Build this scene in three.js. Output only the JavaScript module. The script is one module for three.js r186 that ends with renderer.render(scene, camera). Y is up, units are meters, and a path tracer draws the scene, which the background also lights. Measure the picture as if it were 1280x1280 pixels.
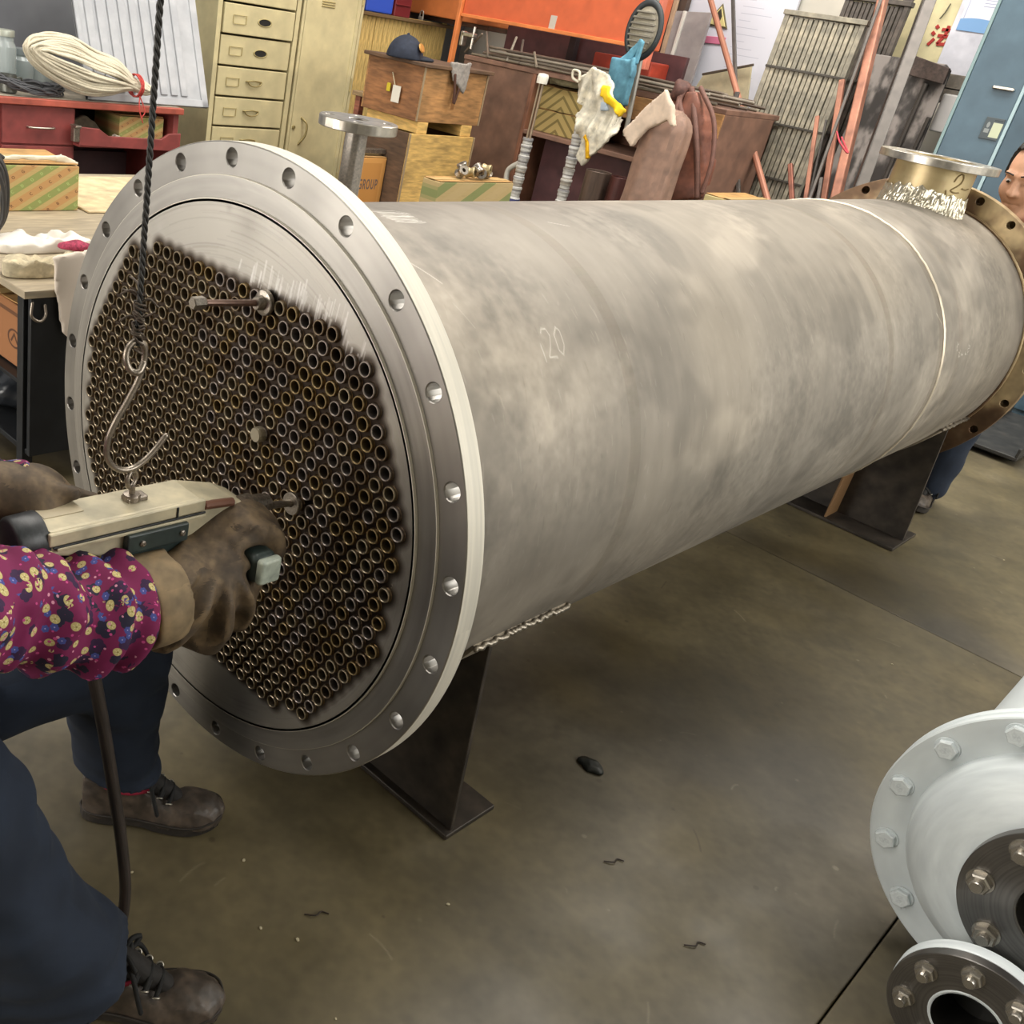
import * as THREE from 'three';
import { RoundedBoxGeometry } from 'three/addons/geometries/RoundedBoxGeometry.js';
import { mergeGeometries, mergeVertices, toCreasedNormals } from 'three/addons/utils/BufferGeometryUtils.js';
import { RectAreaLightUniformsLib } from 'three/addons/lights/RectAreaLightUniformsLib.js';

const scene = new THREE.Scene();
// ---------- camera (hand-held phone, lens axis off the centre of the cropped frame) ----------
const camera = new THREE.PerspectiveCamera(54.8476, 1, 0.05, 60);
camera.position.set(-1.0737, 1.5955, 1.2829);
camera.rotation.set(-0.4952, -0.82626, 0.18041, 'YXZ');
camera.setViewOffset(1280, 1280, 228.34, -28.27, 1280, 1280);
scene.add(camera);
const renderer = new THREE.WebGLRenderer({ antialias: true });
renderer.toneMapping = THREE.LinearToneMapping;
renderer.toneMappingExposure = 0.74;
renderer.shadowMap.enabled = true;
scene.background = new THREE.Color(0x000000);
RectAreaLightUniformsLib.init();
// ---------- lights: luminous ceiling fittings and the glazed walls of the workshop ----------
const FITTINGS = [   // centre, width, height, facing, intensity, colour
  { at: [-2.6, 4.86, -2.4], w: 1.2, h: 4.0, to: [0, -1, 0], I: 7.0, c: 0xfffaf2 },
  { at: [1.6, 4.86, -2.2], w: 1.4, h: 5.0, to: [0, -1, 0], I: 11.0, c: 0xfffaf2 },
  { at: [4.6, 4.86, -0.8], w: 1.4, h: 6.0, to: [0, -1, 0], I: 15.0, c: 0xfffaf2 },
  { at: [3.4, 3.0, 4.92], w: 5.5, h: 2.6, to: [0, 0, -1], I: 6.5, c: 0xfdfcf8 },
  { at: [-4.92, 1.75, -2.6], w: 4.4, h: 3.2, to: [1, 0, 0], I: 9.0, c: 0xfff9f0 },
];
// ---------- helpers ----------
const V = (x, y, z) => new THREE.Vector3(x, y, z);
const VA = a => new THREE.Vector3(a[0], a[1], a[2]);
const PI = Math.PI, R = d => d * PI / 180;
function rng(s) { return () => { s |= 0; s = s + 0x6D2B79F5 | 0; let t = Math.imul(s ^ s >>> 15, 1 | s); t = t + Math.imul(t ^ t >>> 7, 61 | t) ^ t; return ((t ^ t >>> 14) >>> 0) / 4294967296; }; }
const clamp = (x, a = 0, b = 1) => Math.min(b, Math.max(a, x)), mix = (a, b, t) => a + (b - a) * t;
const sstep = (a, b, x) => { const t = clamp((x - a) / (b - a)); return t * t * (3 - 2 * t); };
const HASH = (() => { const r = rng(77), a = new Float32Array(65536); for (let i = 0; i < 65536; i++) a[i] = r(); return a; })();
const mod = (a, n) => ((a % n) + n) % n;
function vnoise(x, y, px = 256, py = 256, s = 0) {                     // tileable value noise
  const xi = Math.floor(x), yi = Math.floor(y), fx = x - xi, fy = y - yi, u = fx * fx * (3 - 2 * fx), v = fy * fy * (3 - 2 * fy);
  const h = (i, j) => HASH[(mod(i, px) * 57 + mod(j, py) * 7919 + s * 1013) & 65535];
  return mix(mix(h(xi, yi), h(xi + 1, yi), u), mix(h(xi, yi + 1), h(xi + 1, yi + 1), u), v);
}
function fbm(x, y, px, py, oct = 4, s = 0) { let a = 0, w = .5, n = 0; for (let i = 0; i < oct; i++) { a += w * vnoise(x, y, px, py, s + i); n += w; w *= .5; x *= 2; y *= 2; px *= 2; py *= 2; } return a / n; }
function n3(x, y, z, s = 0) { const zi = Math.floor(z), f = z - zi, u = f * f * (3 - 2 * f); return mix(vnoise(x + zi * 17.3, y + zi * 9.1, 4096, 4096, s), vnoise(x + (zi + 1) * 17.3, y + (zi + 1) * 9.1, 4096, 4096, s), u) - .5; }
function dataTex(w, h, fn, srgb = true, rep) {
  const d = new Uint8Array(w * h * 4);
  for (let j = 0; j < h; j++) for (let i = 0; i < w; i++) { const c = fn(i / w, j / h, i, j), k = (j * w + i) * 4; d[k] = clamp(c[0]) * 255; d[k + 1] = clamp(c[1]) * 255; d[k + 2] = clamp(c[2]) * 255; d[k + 3] = 255; }
  const t = new THREE.DataTexture(d, w, h); t.wrapS = t.wrapT = THREE.RepeatWrapping; t.magFilter = THREE.LinearFilter; t.minFilter = THREE.LinearMipmapLinearFilter; t.generateMipmaps = true;
  if (srgb) t.colorSpace = THREE.SRGBColorSpace; if (rep) t.repeat.set(...rep); t.needsUpdate = true; return t;
}
function canvasTex(w, h, draw, srgb = true) {
  const c = document.createElement('canvas'); c.width = w; c.height = h; draw(c.getContext('2d'), w, h);
  const t = new THREE.CanvasTexture(c); if (srgb) t.colorSpace = THREE.SRGBColorSpace; t.wrapS = t.wrapT = THREE.RepeatWrapping; return t;
}
const hex = c => { const k = new THREE.Color(c).convertLinearToSRGB(); return [k.r, k.g, k.b]; };
// mottled colour: a tint over one of a few shared neutral noise maps; the pattern repeats every `size` metres
const noiseMaps = new Map();
function mottle(c, amt = .15, size = 1, freq = 8, s = 0, stretch = [1, 1], res = 256) {
  const a = amt < .13 ? .1 : amt < .23 ? .2 : amt < .32 ? .28 : .42, st = stretch[1] > stretch[0] * 2 ? [1, 6] : stretch[0] > stretch[1] * 2 ? [6, 1] : [1, 1], key = a + '/' + st + '/' + (s % 2);
  if (!noiseMaps.has(key)) noiseMaps.set(key, dataTex(res, res, (u, v) => { const n = fbm(u * 8 * st[0], v * 8 * st[1], 8 * st[0], 8 * st[1], 4, s) - .5, m = fbm(u * 3, v * 3, 3, 3, 3, s + 9) - .5, k = .78 * (1 + a * 1.6 * n + a * m); return [k, k * (1 - a * .06 * (m + n)), k * (1 - a * .16 * (m + n))]; }));
  const t = noiseMaps.get(key).clone(); t.repeat.set(1 / size, 1 / size); t.needsUpdate = true; return { map: t, color: new THREE.Color(c).multiplyScalar(1 / .57) };
}
const roughTex = (a, b, freq, size, s = 3, stretch = [1, 1]) => { const t = dataTex(256, 256, (u, v) => { const n = sstep(.3, .7, fbm(u * freq * stretch[0], v * freq * stretch[1], freq * stretch[0], freq * stretch[1], 4, s)); const k = mix(a, b, n); return [k, k, k]; }, false); t.repeat.set(1 / size, 1 / size); return t; };
const M = (color, roughness = .7, metalness = 0, extra = {}) => new THREE.MeshStandardMaterial({ color, roughness, metalness, ...extra });
const MT = (m, roughness = .7, metalness = 0, extra = {}) => new THREE.MeshStandardMaterial({ ...(m.isTexture ? { map: m } : m), roughness, metalness, ...extra });
// geometry
function N(g) { g = g.index ? g.toNonIndexed() : g; for (const k of Object.keys(g.attributes)) if (!['position', 'normal', 'uv'].includes(k)) g.deleteAttribute(k); g.morphAttributes = {}; g.groups = []; return g; }
function boxUV(g, s = 1) {                                              // uv in metres from the dominant axis of each face
  g = N(g); const p = g.attributes.position, a = V(), b = V(), c = V(), uv = new Float32Array(p.count * 2);
  for (let i = 0; i < p.count; i += 3) {
    a.fromBufferAttribute(p, i); b.fromBufferAttribute(p, i + 1); c.fromBufferAttribute(p, i + 2);
    const n = b.clone().sub(a).cross(c.clone().sub(a)), x = Math.abs(n.x), y = Math.abs(n.y), z = Math.abs(n.z);
    [a, b, c].forEach((q, k) => { const [u, v] = x >= y && x >= z ? [q.z, q.y] : y >= z ? [q.x, q.z] : [q.x, q.y]; uv[(i + k) * 2] = u / s; uv[(i + k) * 2 + 1] = v / s; });
  }
  g.setAttribute('uv', new THREE.BufferAttribute(uv, 2)); return g;
}
function box(w, h, d, x = 0, y = 0, z = 0, o = {}) {
  const r = Math.min(o.r ?? .004, w / 2.2, h / 2.2, d / 2.2);
  const g = boxUV(new RoundedBoxGeometry(w, h, d, o.s ?? 1, r)); if (o.rot) g.applyMatrix4(new THREE.Matrix4().makeRotationFromEuler(new THREE.Euler(...o.rot))); g.translate(x, y, z); return g;
}
const minmax = (x0, x1, y0, y1, z0, z1, o) => box(x1 - x0, y1 - y0, z1 - z0, (x0 + x1) / 2, (y0 + y1) / 2, (z0 + z1) / 2, o);
function lathe(pts, seg = 32, axis = 'y', at = [0, 0, 0]) {             // pts [r, h]
  const g = N(new THREE.LatheGeometry(pts.map(p => new THREE.Vector2(p[0], p[1])), seg));
  if (axis === 'x') g.rotateZ(-PI / 2); if (axis === 'z') g.rotateX(PI / 2); g.translate(...at); return g;
}
function crease(g, a = .6) { return N(toCreasedNormals(g, a)); }
function latheC(pts, seg, axis, at) { return crease(lathe(pts, seg, axis, at), .5); }
function rod(a, b, r, seg = 10, r2 = r) {                               // straight bar between two points with rounded ends
  a = VA(a); b = VA(b); const L = a.distanceTo(b), e = Math.min(r, r2) * .25;
  const g = latheC([[0.0001, 0], [r - e, 0], [r, e], [r2, L - e], [r2 - e, L], [0.0001, L]], seg);
  g.applyQuaternion(new THREE.Quaternion().setFromUnitVectors(V(0, 1, 0), b.clone().sub(a).normalize())); g.translate(a.x, a.y, a.z); return g;
}
function tube(pts, r, seg = 40, rs = 8, closed = false, tension) {
  const c = new THREE.CatmullRomCurve3(pts.map(VA), closed, 'centripetal'); const g = new THREE.TubeGeometry(c, seg, r, rs, closed);
  if (closed) return N(g);
  const caps = [0, 1].map(t => { const s = new THREE.SphereGeometry(r, rs, 4), q = c.getPoint(t); s.translate(q.x, q.y, q.z); return N(s); });
  return mergeGeometries([N(g), ...caps]);
}
function ext(shape, depth, o = {}) {                                    // extruded outline with bevel, depth along +z
  const b = o.bevel ?? .002; const g = new THREE.ExtrudeGeometry(shape, { depth: depth - 2 * b, bevelEnabled: b > 0, bevelThickness: b, bevelSize: b, bevelOffset: -b, bevelSegments: o.bs ?? 1, curveSegments: o.seg ?? 24 });
  g.translate(0, 0, b); return boxUV(g);
}
const poly = pts => { const s = new THREE.Shape(); pts.forEach((p, i) => i ? s.lineTo(...p) : s.moveTo(...p)); s.closePath(); return s; };
// an outlined sheet with thickness standing in a vertical plane: pts are [a, y], a along x (plane 'z') or along z (plane 'x')
function slab(pts, t, plane, at, o = {}) {
  const g = ext(poly(pts), t, { bevel: o.bevel ?? Math.min(.003, t / 4), ...o });
  if (plane === 'x') { g.rotateY(-PI / 2); g.translate(at + t / 2, 0, 0); } else g.translate(0, 0, at - t / 2); return g;
}
// scene graph
const used = new Map();
function numbered(n) { const k = used.get(n) ?? 0; used.set(n, k + 1); return k ? n + '_' + String(k).padStart(3, '0') : n; }
function mk(name, geos, mat, parent = scene) {
  const list = (Array.isArray(geos) ? geos : [geos]).map(N); const g = list.length > 1 ? mergeGeometries(list) : list[0];
  const m = new THREE.Mesh(g, mat); m.name = parent === scene ? numbered(name) : name; m.castShadow = m.receiveShadow = true; parent.add(m); return m;
}
function tag(o, label, category, group) { o.userData.label = label; o.userData.category = category; if (group) o.userData.group = group; return o; }
function thing(name, label, category, at = [0, 0, 0], turn = 0, group) { const g = new THREE.Group(); g.name = numbered(name); g.position.set(...at); g.rotation.y = turn; scene.add(g); return tag(g, label, category, group); }
function dup(src, at, turn, label) { const c = src.clone(); c.name = numbered(src.name.replace(/_\d{3}$/, '')); scene.add(c); if (at) c.position.set(...at); if (turn != null) c.rotation.y = turn; c.userData = { ...src.userData, label: label ?? src.userData.label }; return c; }
const structure = (name, geos, mat, parent = scene) => { const m = mk(name, geos, mat, parent); if (parent === scene) m.userData.kind = 'structure'; return m; };
// surface nets: turns a signed-distance function into one smooth mesh
function nets(f, lo, hi, cell) {
  const nx = Math.ceil((hi[0] - lo[0]) / cell) + 1, ny = Math.ceil((hi[1] - lo[1]) / cell) + 1, nz = Math.ceil((hi[2] - lo[2]) / cell) + 1;
  const D = new Float32Array(nx * ny * nz), id = (i, j, k) => (k * ny + j) * nx + i;
  const B = 6, far = cell * B * 1.25 + .03;                                // blocks far from the surface are filled without sampling
  for (let k0 = 0; k0 < nz; k0 += B) for (let j0 = 0; j0 < ny; j0 += B) for (let i0 = 0; i0 < nx; i0 += B) {
    const c = f(lo[0] + (i0 + B / 2) * cell, lo[1] + (j0 + B / 2) * cell, lo[2] + (k0 + B / 2) * cell), skip = Math.abs(c) > far;
    for (let k = k0; k < Math.min(nz, k0 + B); k++) for (let j = j0; j < Math.min(ny, j0 + B); j++) for (let i = i0; i < Math.min(nx, i0 + B); i++) D[id(i, j, k)] = skip ? c : f(lo[0] + i * cell, lo[1] + j * cell, lo[2] + k * cell);
  }
  const vid = new Int32Array(nx * ny * nz).fill(-1), P = [], I = [];
  const C = [[0, 0, 0], [1, 0, 0], [0, 1, 0], [1, 1, 0], [0, 0, 1], [1, 0, 1], [0, 1, 1], [1, 1, 1]], E = [[0, 1], [2, 3], [4, 5], [6, 7], [0, 2], [1, 3], [4, 6], [5, 7], [0, 4], [1, 5], [2, 6], [3, 7]];
  for (let k = 0; k < nz - 1; k++) for (let j = 0; j < ny - 1; j++) for (let i = 0; i < nx - 1; i++) {
    const d = C.map(c => D[id(i + c[0], j + c[1], k + c[2])]); let m = 0; for (let q = 0; q < 8; q++) if (d[q] < 0) m |= 1 << q; if (m === 0 || m === 255) continue;
    let x = 0, y = 0, z = 0, n = 0; for (const [a, b] of E) if ((d[a] < 0) !== (d[b] < 0)) { const t = d[a] / (d[a] - d[b]); x += C[a][0] + t * (C[b][0] - C[a][0]); y += C[a][1] + t * (C[b][1] - C[a][1]); z += C[a][2] + t * (C[b][2] - C[a][2]); n++; }
    vid[id(i, j, k)] = P.length / 3; P.push(lo[0] + (i + x / n) * cell, lo[1] + (j + y / n) * cell, lo[2] + (k + z / n) * cell);
  }
  const quad = (a, b, c, d, flip) => { if (a < 0 || b < 0 || c < 0 || d < 0) return; flip ? I.push(a, c, b, a, d, c) : I.push(a, b, c, a, c, d); };
  for (let k = 1; k < nz - 1; k++) for (let j = 1; j < ny - 1; j++) for (let i = 1; i < nx - 1; i++) {
    const s = D[id(i, j, k)] < 0;
    if (s !== (D[id(i + 1, j, k)] < 0)) quad(vid[id(i, j - 1, k - 1)], vid[id(i, j, k - 1)], vid[id(i, j, k)], vid[id(i, j - 1, k)], !s);
    if (s !== (D[id(i, j + 1, k)] < 0)) quad(vid[id(i - 1, j, k - 1)], vid[id(i - 1, j, k)], vid[id(i, j, k)], vid[id(i, j, k - 1)], !s);
    if (s !== (D[id(i, j, k + 1)] < 0)) quad(vid[id(i - 1, j - 1, k)], vid[id(i, j - 1, k)], vid[id(i, j, k)], vid[id(i - 1, j, k)], !s);
  }
  const g = new THREE.BufferGeometry(); g.setAttribute('position', new THREE.Float32BufferAttribute(P, 3)); g.setIndex(I); g.computeVertexNormals();
  const uv = new Float32Array(P.length / 3 * 2), nn = g.attributes.normal;
  g.setAttribute('uv', new THREE.BufferAttribute(uv, 2)); return g;
}
const netsUV = (f, lo, hi, cell) => { const g = nets(f, lo, hi, cell), h = N(g), nrm = h.attributes.normal.clone(), b = boxUV(h); b.setAttribute('normal', nrm); return b; };
const smin = (a, b, k) => { const h = clamp(.5 + .5 * (b - a) / k); return mix(b, a, h) - k * h * (1 - h); };
function cap(x, y, z, a, b, ra, rb) {                                   // tapered capsule distance
  const bx = b[0] - a[0], by = b[1] - a[1], bz = b[2] - a[2], px = x - a[0], py = y - a[1], pz = z - a[2];
  const t = clamp((px * bx + py * by + pz * bz) / (bx * bx + by * by + bz * bz)); return Math.hypot(px - bx * t, py - by * t, pz - bz * t) - mix(ra, rb, t);
}
const ell = (x, y, z, c, r) => { const a = Math.hypot((x - c[0]) / r[0], (y - c[1]) / r[1], (z - c[2]) / r[2]); return (a - 1) * Math.min(r[0], r[1], r[2]); };

// ---------- the workshop shell ----------
const lampGlow = FITTINGS.map(f => new THREE.MeshStandardMaterial({ color: 0xffffff, emissive: f.c, emissiveIntensity: 1.0, roughness: .5 }));
FITTINGS.forEach((f, i) => {
  const n = V(...f.to), g = new THREE.Group(); const ceil = f.to[1] < 0;
  const l = new THREE.RectAreaLight(f.c, f.I, f.w, f.h); l.position.set(f.at[0] + n.x * .03, f.at[1] + n.y * .03, f.at[2] + n.z * .03); l.lookAt(l.position.clone().add(n)); scene.add(l);
  const m = new THREE.Mesh(N(new RoundedBoxGeometry(f.w, f.h, .04, 1, .005)), lampGlow[i]); m.position.set(...f.at); m.lookAt(V(...f.at).add(n));
  m.name = numbered(ceil ? 'ceiling_light' : 'window_light'); m.castShadow = m.receiveShadow = true; scene.add(m);
  if (ceil) tag(m, 'long luminous ceiling panel above the workshop floor', 'ceiling light', 'ceiling light panels'); else { m.name = numbered('window_' + (i - 2)); m.userData.kind = 'structure'; }
});
const X0 = -5, X1 = 6.75, Z0 = -5.4, Z1 = 5, HC = 4.9;
const concreteMap = canvasTex(1024, 1024, (c, W) => {
  const img = c.createImageData(W, W), d = img.data;
  for (let j = 0; j < W; j++) for (let i = 0; i < W; i++) {
    const u = i / W, v = j / W, a = fbm(u * 6, v * 6, 6, 6, 5, 1), b = fbm(u * 20, v * 20, 20, 20, 4, 5), e = fbm(u * 3, v * 3, 3, 3, 3, 14), sp = fbm(u * 150, v * 150, 150, 150, 2, 8);
    const k = .325 + .15 * (a - .5) + .11 * (b - .5) + .06 * (sp - .5), st = sstep(.56, .72, e), w = sstep(.6, .75, fbm(u * 9, v * 9, 9, 9, 4, 31)), r = k * (1 - .18 * st) + .035 * w, bw = sstep(.42, .6, fbm(u * 4, v * 4, 4, 4, 3, 55)), o = (j * W + i) * 4;
    d[o] = 255 * r * (1.03 + .03 * bw); d[o + 1] = 255 * r * (.955 - .02 * st); d[o + 2] = 255 * r * (.80 - .11 * bw - .05 * st); d[o + 3] = 255;
  }
  c.putImageData(img, 0, 0); const r = rng(19);
  for (let k = 0; k < 90; k++) { const x = r() * W, y = r() * W, a = r() * 6.3, l = 4 + r() * 22; c.strokeStyle = r() < .6 ? `rgba(176,166,146,${.12 + .25 * r()})` : `rgba(30,24,18,${.15 + .25 * r()})`; c.lineWidth = .6 + r() * .9; c.beginPath(); c.moveTo(x, y); c.quadraticCurveTo(x + Math.cos(a) * l * .5 + r() * 4, y + Math.sin(a) * l * .5 + r() * 4, x + Math.cos(a) * l, y + Math.sin(a) * l); c.stroke(); }
  for (let k = 0; k < 260; k++) { c.fillStyle = r() < .55 ? `rgba(34,26,18,${.3 * r()})` : `rgba(190,180,160,${.3 * r()})`; c.beginPath(); c.arc(r() * W, r() * W, .5 + r() * 2, 0, 7); c.fill(); }
}); concreteMap.repeat.set(1 / 3.1, 1 / 3.1);
const concreteRough = roughTex(.42, .65, 7, 2.3, 21);
const M_floor = new THREE.MeshStandardMaterial({ map: concreteMap, roughnessMap: concreteRough, roughness: 1, metalness: 0 });
const floor = structure('floor', minmax(X0 - .2, X1 + .2, -.3, -.03, Z0 - .2, Z1 + .2, { r: .01 }), M(0x2a251e, .95));
for (const [a, b] of [[X0, -1.9], [-1.9, 2.6], [2.6, X1]]) for (const [c, d] of [[Z0, -1.9], [-1.9, 1.198], [1.198, Z1]]) mk('slab', minmax(a + .0015, b - .0015, -.05, 0, c + .0015, d - .0015, { r: .004 }), M_floor, floor);
const M_wall = MT(mottle(0xbdb9ae, .12, 2.5, 6, 4), .85), M_wall2 = MT(mottle(0xc8c4b8, .1, 2.5, 6, 6), .85), M_ceil = M(0xb5b5b0, .9);
structure('wall_back', minmax(X0 - .2, X1 + .2, 0, HC, Z0 - .2, Z0), MT(mottle(0x6f7176, .15, 2.5, 6, 4), .85));
structure('wall_far', minmax(X1, X1 + .2, 0, HC, Z0, Z1), M_wall2);
structure('wall_front', minmax(X0 - .2, X1 + .2, 0, HC, Z1, Z1 + .2), M_wall);
structure('wall_near', minmax(X0 - .2, X0, 0, HC, Z0, Z1), M_wall);
structure('ceiling', minmax(X0 - .2, X1 + .2, HC, HC + .2, Z0 - .2, Z1 + .2), M_ceil);

// ---------- the shell-and-tube heat exchanger ----------
const AX = .78, RS = .4858, PZ = .03203, PY = .02772;
const hx = thing('heat_exchanger', 'long grey steel shell with a drilled round flange full of tube ends, lying on saddles', 'heat exchanger', [0, AX, 0]);
const steelMap = (c, s, size = .5, st = [1, 6]) => mottle(c, .16, size, 8, s, st);
const M_flange = new THREE.MeshStandardMaterial({ map: dataTex(512, 512, (u, v) => { const x = u - .5, y = v - .5, r = Math.hypot(x, y) * 2, t = Math.atan2(y, x); const lathe_ = vnoise(r * 60, 3, 400, 8, 2), n = fbm(u * 9, v * 9, 9, 9, 4, 3), k = .63 + .025 * (lathe_ - .5) + .2 * (n - .5); return [k, k * .98, k * .95]; }), roughness: .38, metalness: .93 });
const faceUV = g => { const p = g.attributes.position, uv = g.attributes.uv; for (let i = 0; i < p.count; i++) uv.setXY(i, .5 + p.getZ(i) / 1.2, .5 + p.getY(i) / 1.2); return g; };
// drilled ring, axis along x, front face at x0, rear at x1
function drilledRing(ro, ri, x0, x1, nb, rb, rh, phase, seg = 128, bevel = .0015) {
  const s = new THREE.Shape(); s.absarc(0, 0, ro, 0, 2 * PI); const h = new THREE.Path(); h.absarc(0, 0, ri, 0, 2 * PI, true); s.holes.push(h);
  for (let i = 0; i < nb; i++) { const a = phase + i * 2 * PI / nb, q = new THREE.Path(); q.absarc(rb * Math.sin(a), rb * Math.cos(a), rh, 0, 2 * PI, true); s.holes.push(q); }
  const g0 = new THREE.ExtrudeGeometry(s, { depth: x1 - x0 - 2 * bevel, bevelEnabled: true, bevelThickness: bevel, bevelSize: bevel, bevelOffset: -bevel, bevelSegments: 1, curveSegments: seg });
  let g = crease(g0, .45); g.translate(0, 0, bevel); g.rotateY(PI / 2); g.translate(x0, 0, 0); return faceUV(g);   // shape x -> -z
}
const RIM = new THREE.MeshStandardMaterial({ ...mottle(0xcfcabd, .1, .4, 8, 12), roughness: .55, metalness: .25 });
mk('flange', drilledRing(.585, .486, 0, .042, 24, .56, .0146, -PI / 24), M_flange, hx);
// raised steps of the tube sheet, drilled for the tubes
const tubesAt = [];
for (let j = -13; j <= 13; j++) { const odd = Math.abs(j) % 2; for (let i = -16; i <= 16; i++) { const z = (i + (odd ? .5 : 0)) * PZ, y = j * PY; if (Math.hypot(z, y) > .4628 || (Math.abs(j) === 13 && Math.abs(z) > .25)) continue; tubesAt.push([y, z]); } }
const sheetMap = canvasTex(1024, 1024, (c, w) => {
  const S = w / 1.2; const r = rng(5);
  c.fillStyle = '#aeaaa3'; c.fillRect(0, 0, w, w);
  for (let i = 0; i < 2600; i++) { c.strokeStyle = r() < .5 ? `rgba(190,188,184,${.05 + .06 * r()})` : `rgba(80,76,72,${.04 + .07 * r()})`; c.lineWidth = .5 + r() * 2; c.beginPath(); const a = r() * 7, q = r() * .6 * S; c.arc(w / 2, w / 2, q, a, a + .1 + r() * .5); c.stroke(); }
  for (let i = 0; i < 120; i++) { const x = r() * w, y = r() * w, q = 10 + r() * 60, g = c.createRadialGradient(x, y, 0, x, y, q); const d = r() < .5; g.addColorStop(0, d ? 'rgba(60,54,48,.16)' : 'rgba(200,198,196,.16)'); g.addColorStop(1, 'rgba(120,120,120,0)'); c.fillStyle = g; c.fillRect(x - q, y - q, 2 * q, 2 * q); }
  // oily brown grime around the tube ends
  for (const rad of [1.05, .85, .7]) for (const [y, z] of tubesAt) { const px = w / 2 + z * S, py = w / 2 - y * S, q = .028 * S * rad; const g = c.createRadialGradient(px, py, 0, px, py, q); g.addColorStop(0, 'rgba(38,29,23,.75)'); g.addColorStop(.6, 'rgba(40,31,25,.4)'); g.addColorStop(1, 'rgba(40,31,25,0)'); c.fillStyle = g; c.fillRect(px - q, py - q, 2 * q, 2 * q); }
  // wiped bright streaks above the top rows
  for (let k = 0; k < 70; k++) { const z = -.02 + r() * .34, y = .372 + r() * .028 - Math.max(0, z - .16) * .1 - (z > .26 ? .03 : 0); const px = w / 2 + z * S, py = w / 2 - y * S, l = (.008 + r() * .02) * S; c.strokeStyle = `rgba(215,214,212,${.25 + .3 * r()})`; c.lineWidth = 1 + r() * 3; c.beginPath(); c.moveTo(px, py + l * .5); c.lineTo(px + 3, py - l); c.stroke(); }
});
const M_sheet = new THREE.MeshStandardMaterial({ map: sheetMap, roughness: .4, metalness: .9 });
mk('sheet_step', latheC([[.486, .02], [.486, -.006], [.494, -.006], [.5315, -.006], [.5322, -.0055], [.5322, .002]], 160, 'x'), M_flange, hx);
{
  const s = new THREE.Shape(); for (let i = 0; i < 160; i++) { const a = i / 160 * 2 * PI; i ? s.lineTo(.4945 * Math.cos(a), .4945 * Math.sin(a)) : s.moveTo(.4945, 0); } s.closePath();
  for (const [y, z] of tubesAt) { const q = new THREE.Path(); q.absarc(-z, y, .0115, 0, 2 * PI, true); s.holes.push(q); }
  const g = N(new THREE.ShapeGeometry(s, 5)); g.rotateY(-PI / 2);      // faces -x; shape x -> z
  const p = g.attributes.position; for (let i = 0; i < p.count; i++) p.setZ(i, p.getZ(i) * 1); g.translate(-.012, 0, 0);
  const uv = g.attributes.uv; for (let i = 0; i < p.count; i++) uv.setXY(i, .5 + p.getZ(i) / 1.2, .5 + p.getY(i) / 1.2);
  mk('tube_sheet', [g, faceUV(latheC([[.489, -.012], [.493, -.012], [.4945, -.0105], [.4945, .02]], 160, 'x'))], M_sheet, hx);
}
// machined bright edges: outer rim and the two steps
mk('rim', latheC([[.5852, .0405], [.5856, .04], [.5856, .002], [.5852, .0015]], 160, 'x'), RIM, hx);
mk('step_edge', latheC([[.5326, .001], [.5328, -.004], [.5324, -.0058], [.5314, -.0062]], 160, 'x'), RIM, hx);
mk('step_edge', latheC([[.4948, -.005], [.495, -.0108], [.4946, -.0122], [.4936, -.0124]], 160, 'x'), RIM, hx);
// tube ends
const tubeGeo = latheC([[.0112, .012], [.0142, .0], [.0134, -.0015], [.0126, -.0022], [.0124, -.0066], [.0118, -.0078], [.0108, -.0078], [.0099, -.0066], [.0098, .02], [.0098, .16]], 16, 'x', [-.011, 0, 0]);
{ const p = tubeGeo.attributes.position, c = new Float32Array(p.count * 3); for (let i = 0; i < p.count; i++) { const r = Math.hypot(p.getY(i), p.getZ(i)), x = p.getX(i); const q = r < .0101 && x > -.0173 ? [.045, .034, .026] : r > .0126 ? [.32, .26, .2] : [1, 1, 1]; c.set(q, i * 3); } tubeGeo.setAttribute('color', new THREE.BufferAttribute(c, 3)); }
const tubeMats = [[0xb8ab94, .28, .85], [0xa8946f, .3, .85], [0xaca29c, .3, .85], [0x8f7f6c, .32, .85]].map(a => M(a[0], a[1], a[2], { vertexColors: true }));
const rt = rng(11);
const seen = tubesAt.map(t => ({ t, d: Math.hypot(-1.0737, 1.5955 - AX - t[0], 1.2829 - t[1]), hid: false })).sort((a, b) => a.d - b.d);
const rest = [[], [], [], []];
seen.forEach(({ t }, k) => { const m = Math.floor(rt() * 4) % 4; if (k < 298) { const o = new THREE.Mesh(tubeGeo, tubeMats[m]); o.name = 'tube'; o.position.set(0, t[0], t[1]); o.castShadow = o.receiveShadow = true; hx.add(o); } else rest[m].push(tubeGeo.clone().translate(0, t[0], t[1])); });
{ const m = new THREE.Mesh(mergeGeometries(rest.flat()), M(0xa39680, .3, .85, { vertexColors: true })); m.name = 'tube_ends'; m.castShadow = m.receiveShadow = true; hx.add(m); m.userData.kind = 'stuff'; m.userData.label = 'the farther rows of protruding tube ends'; }
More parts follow.
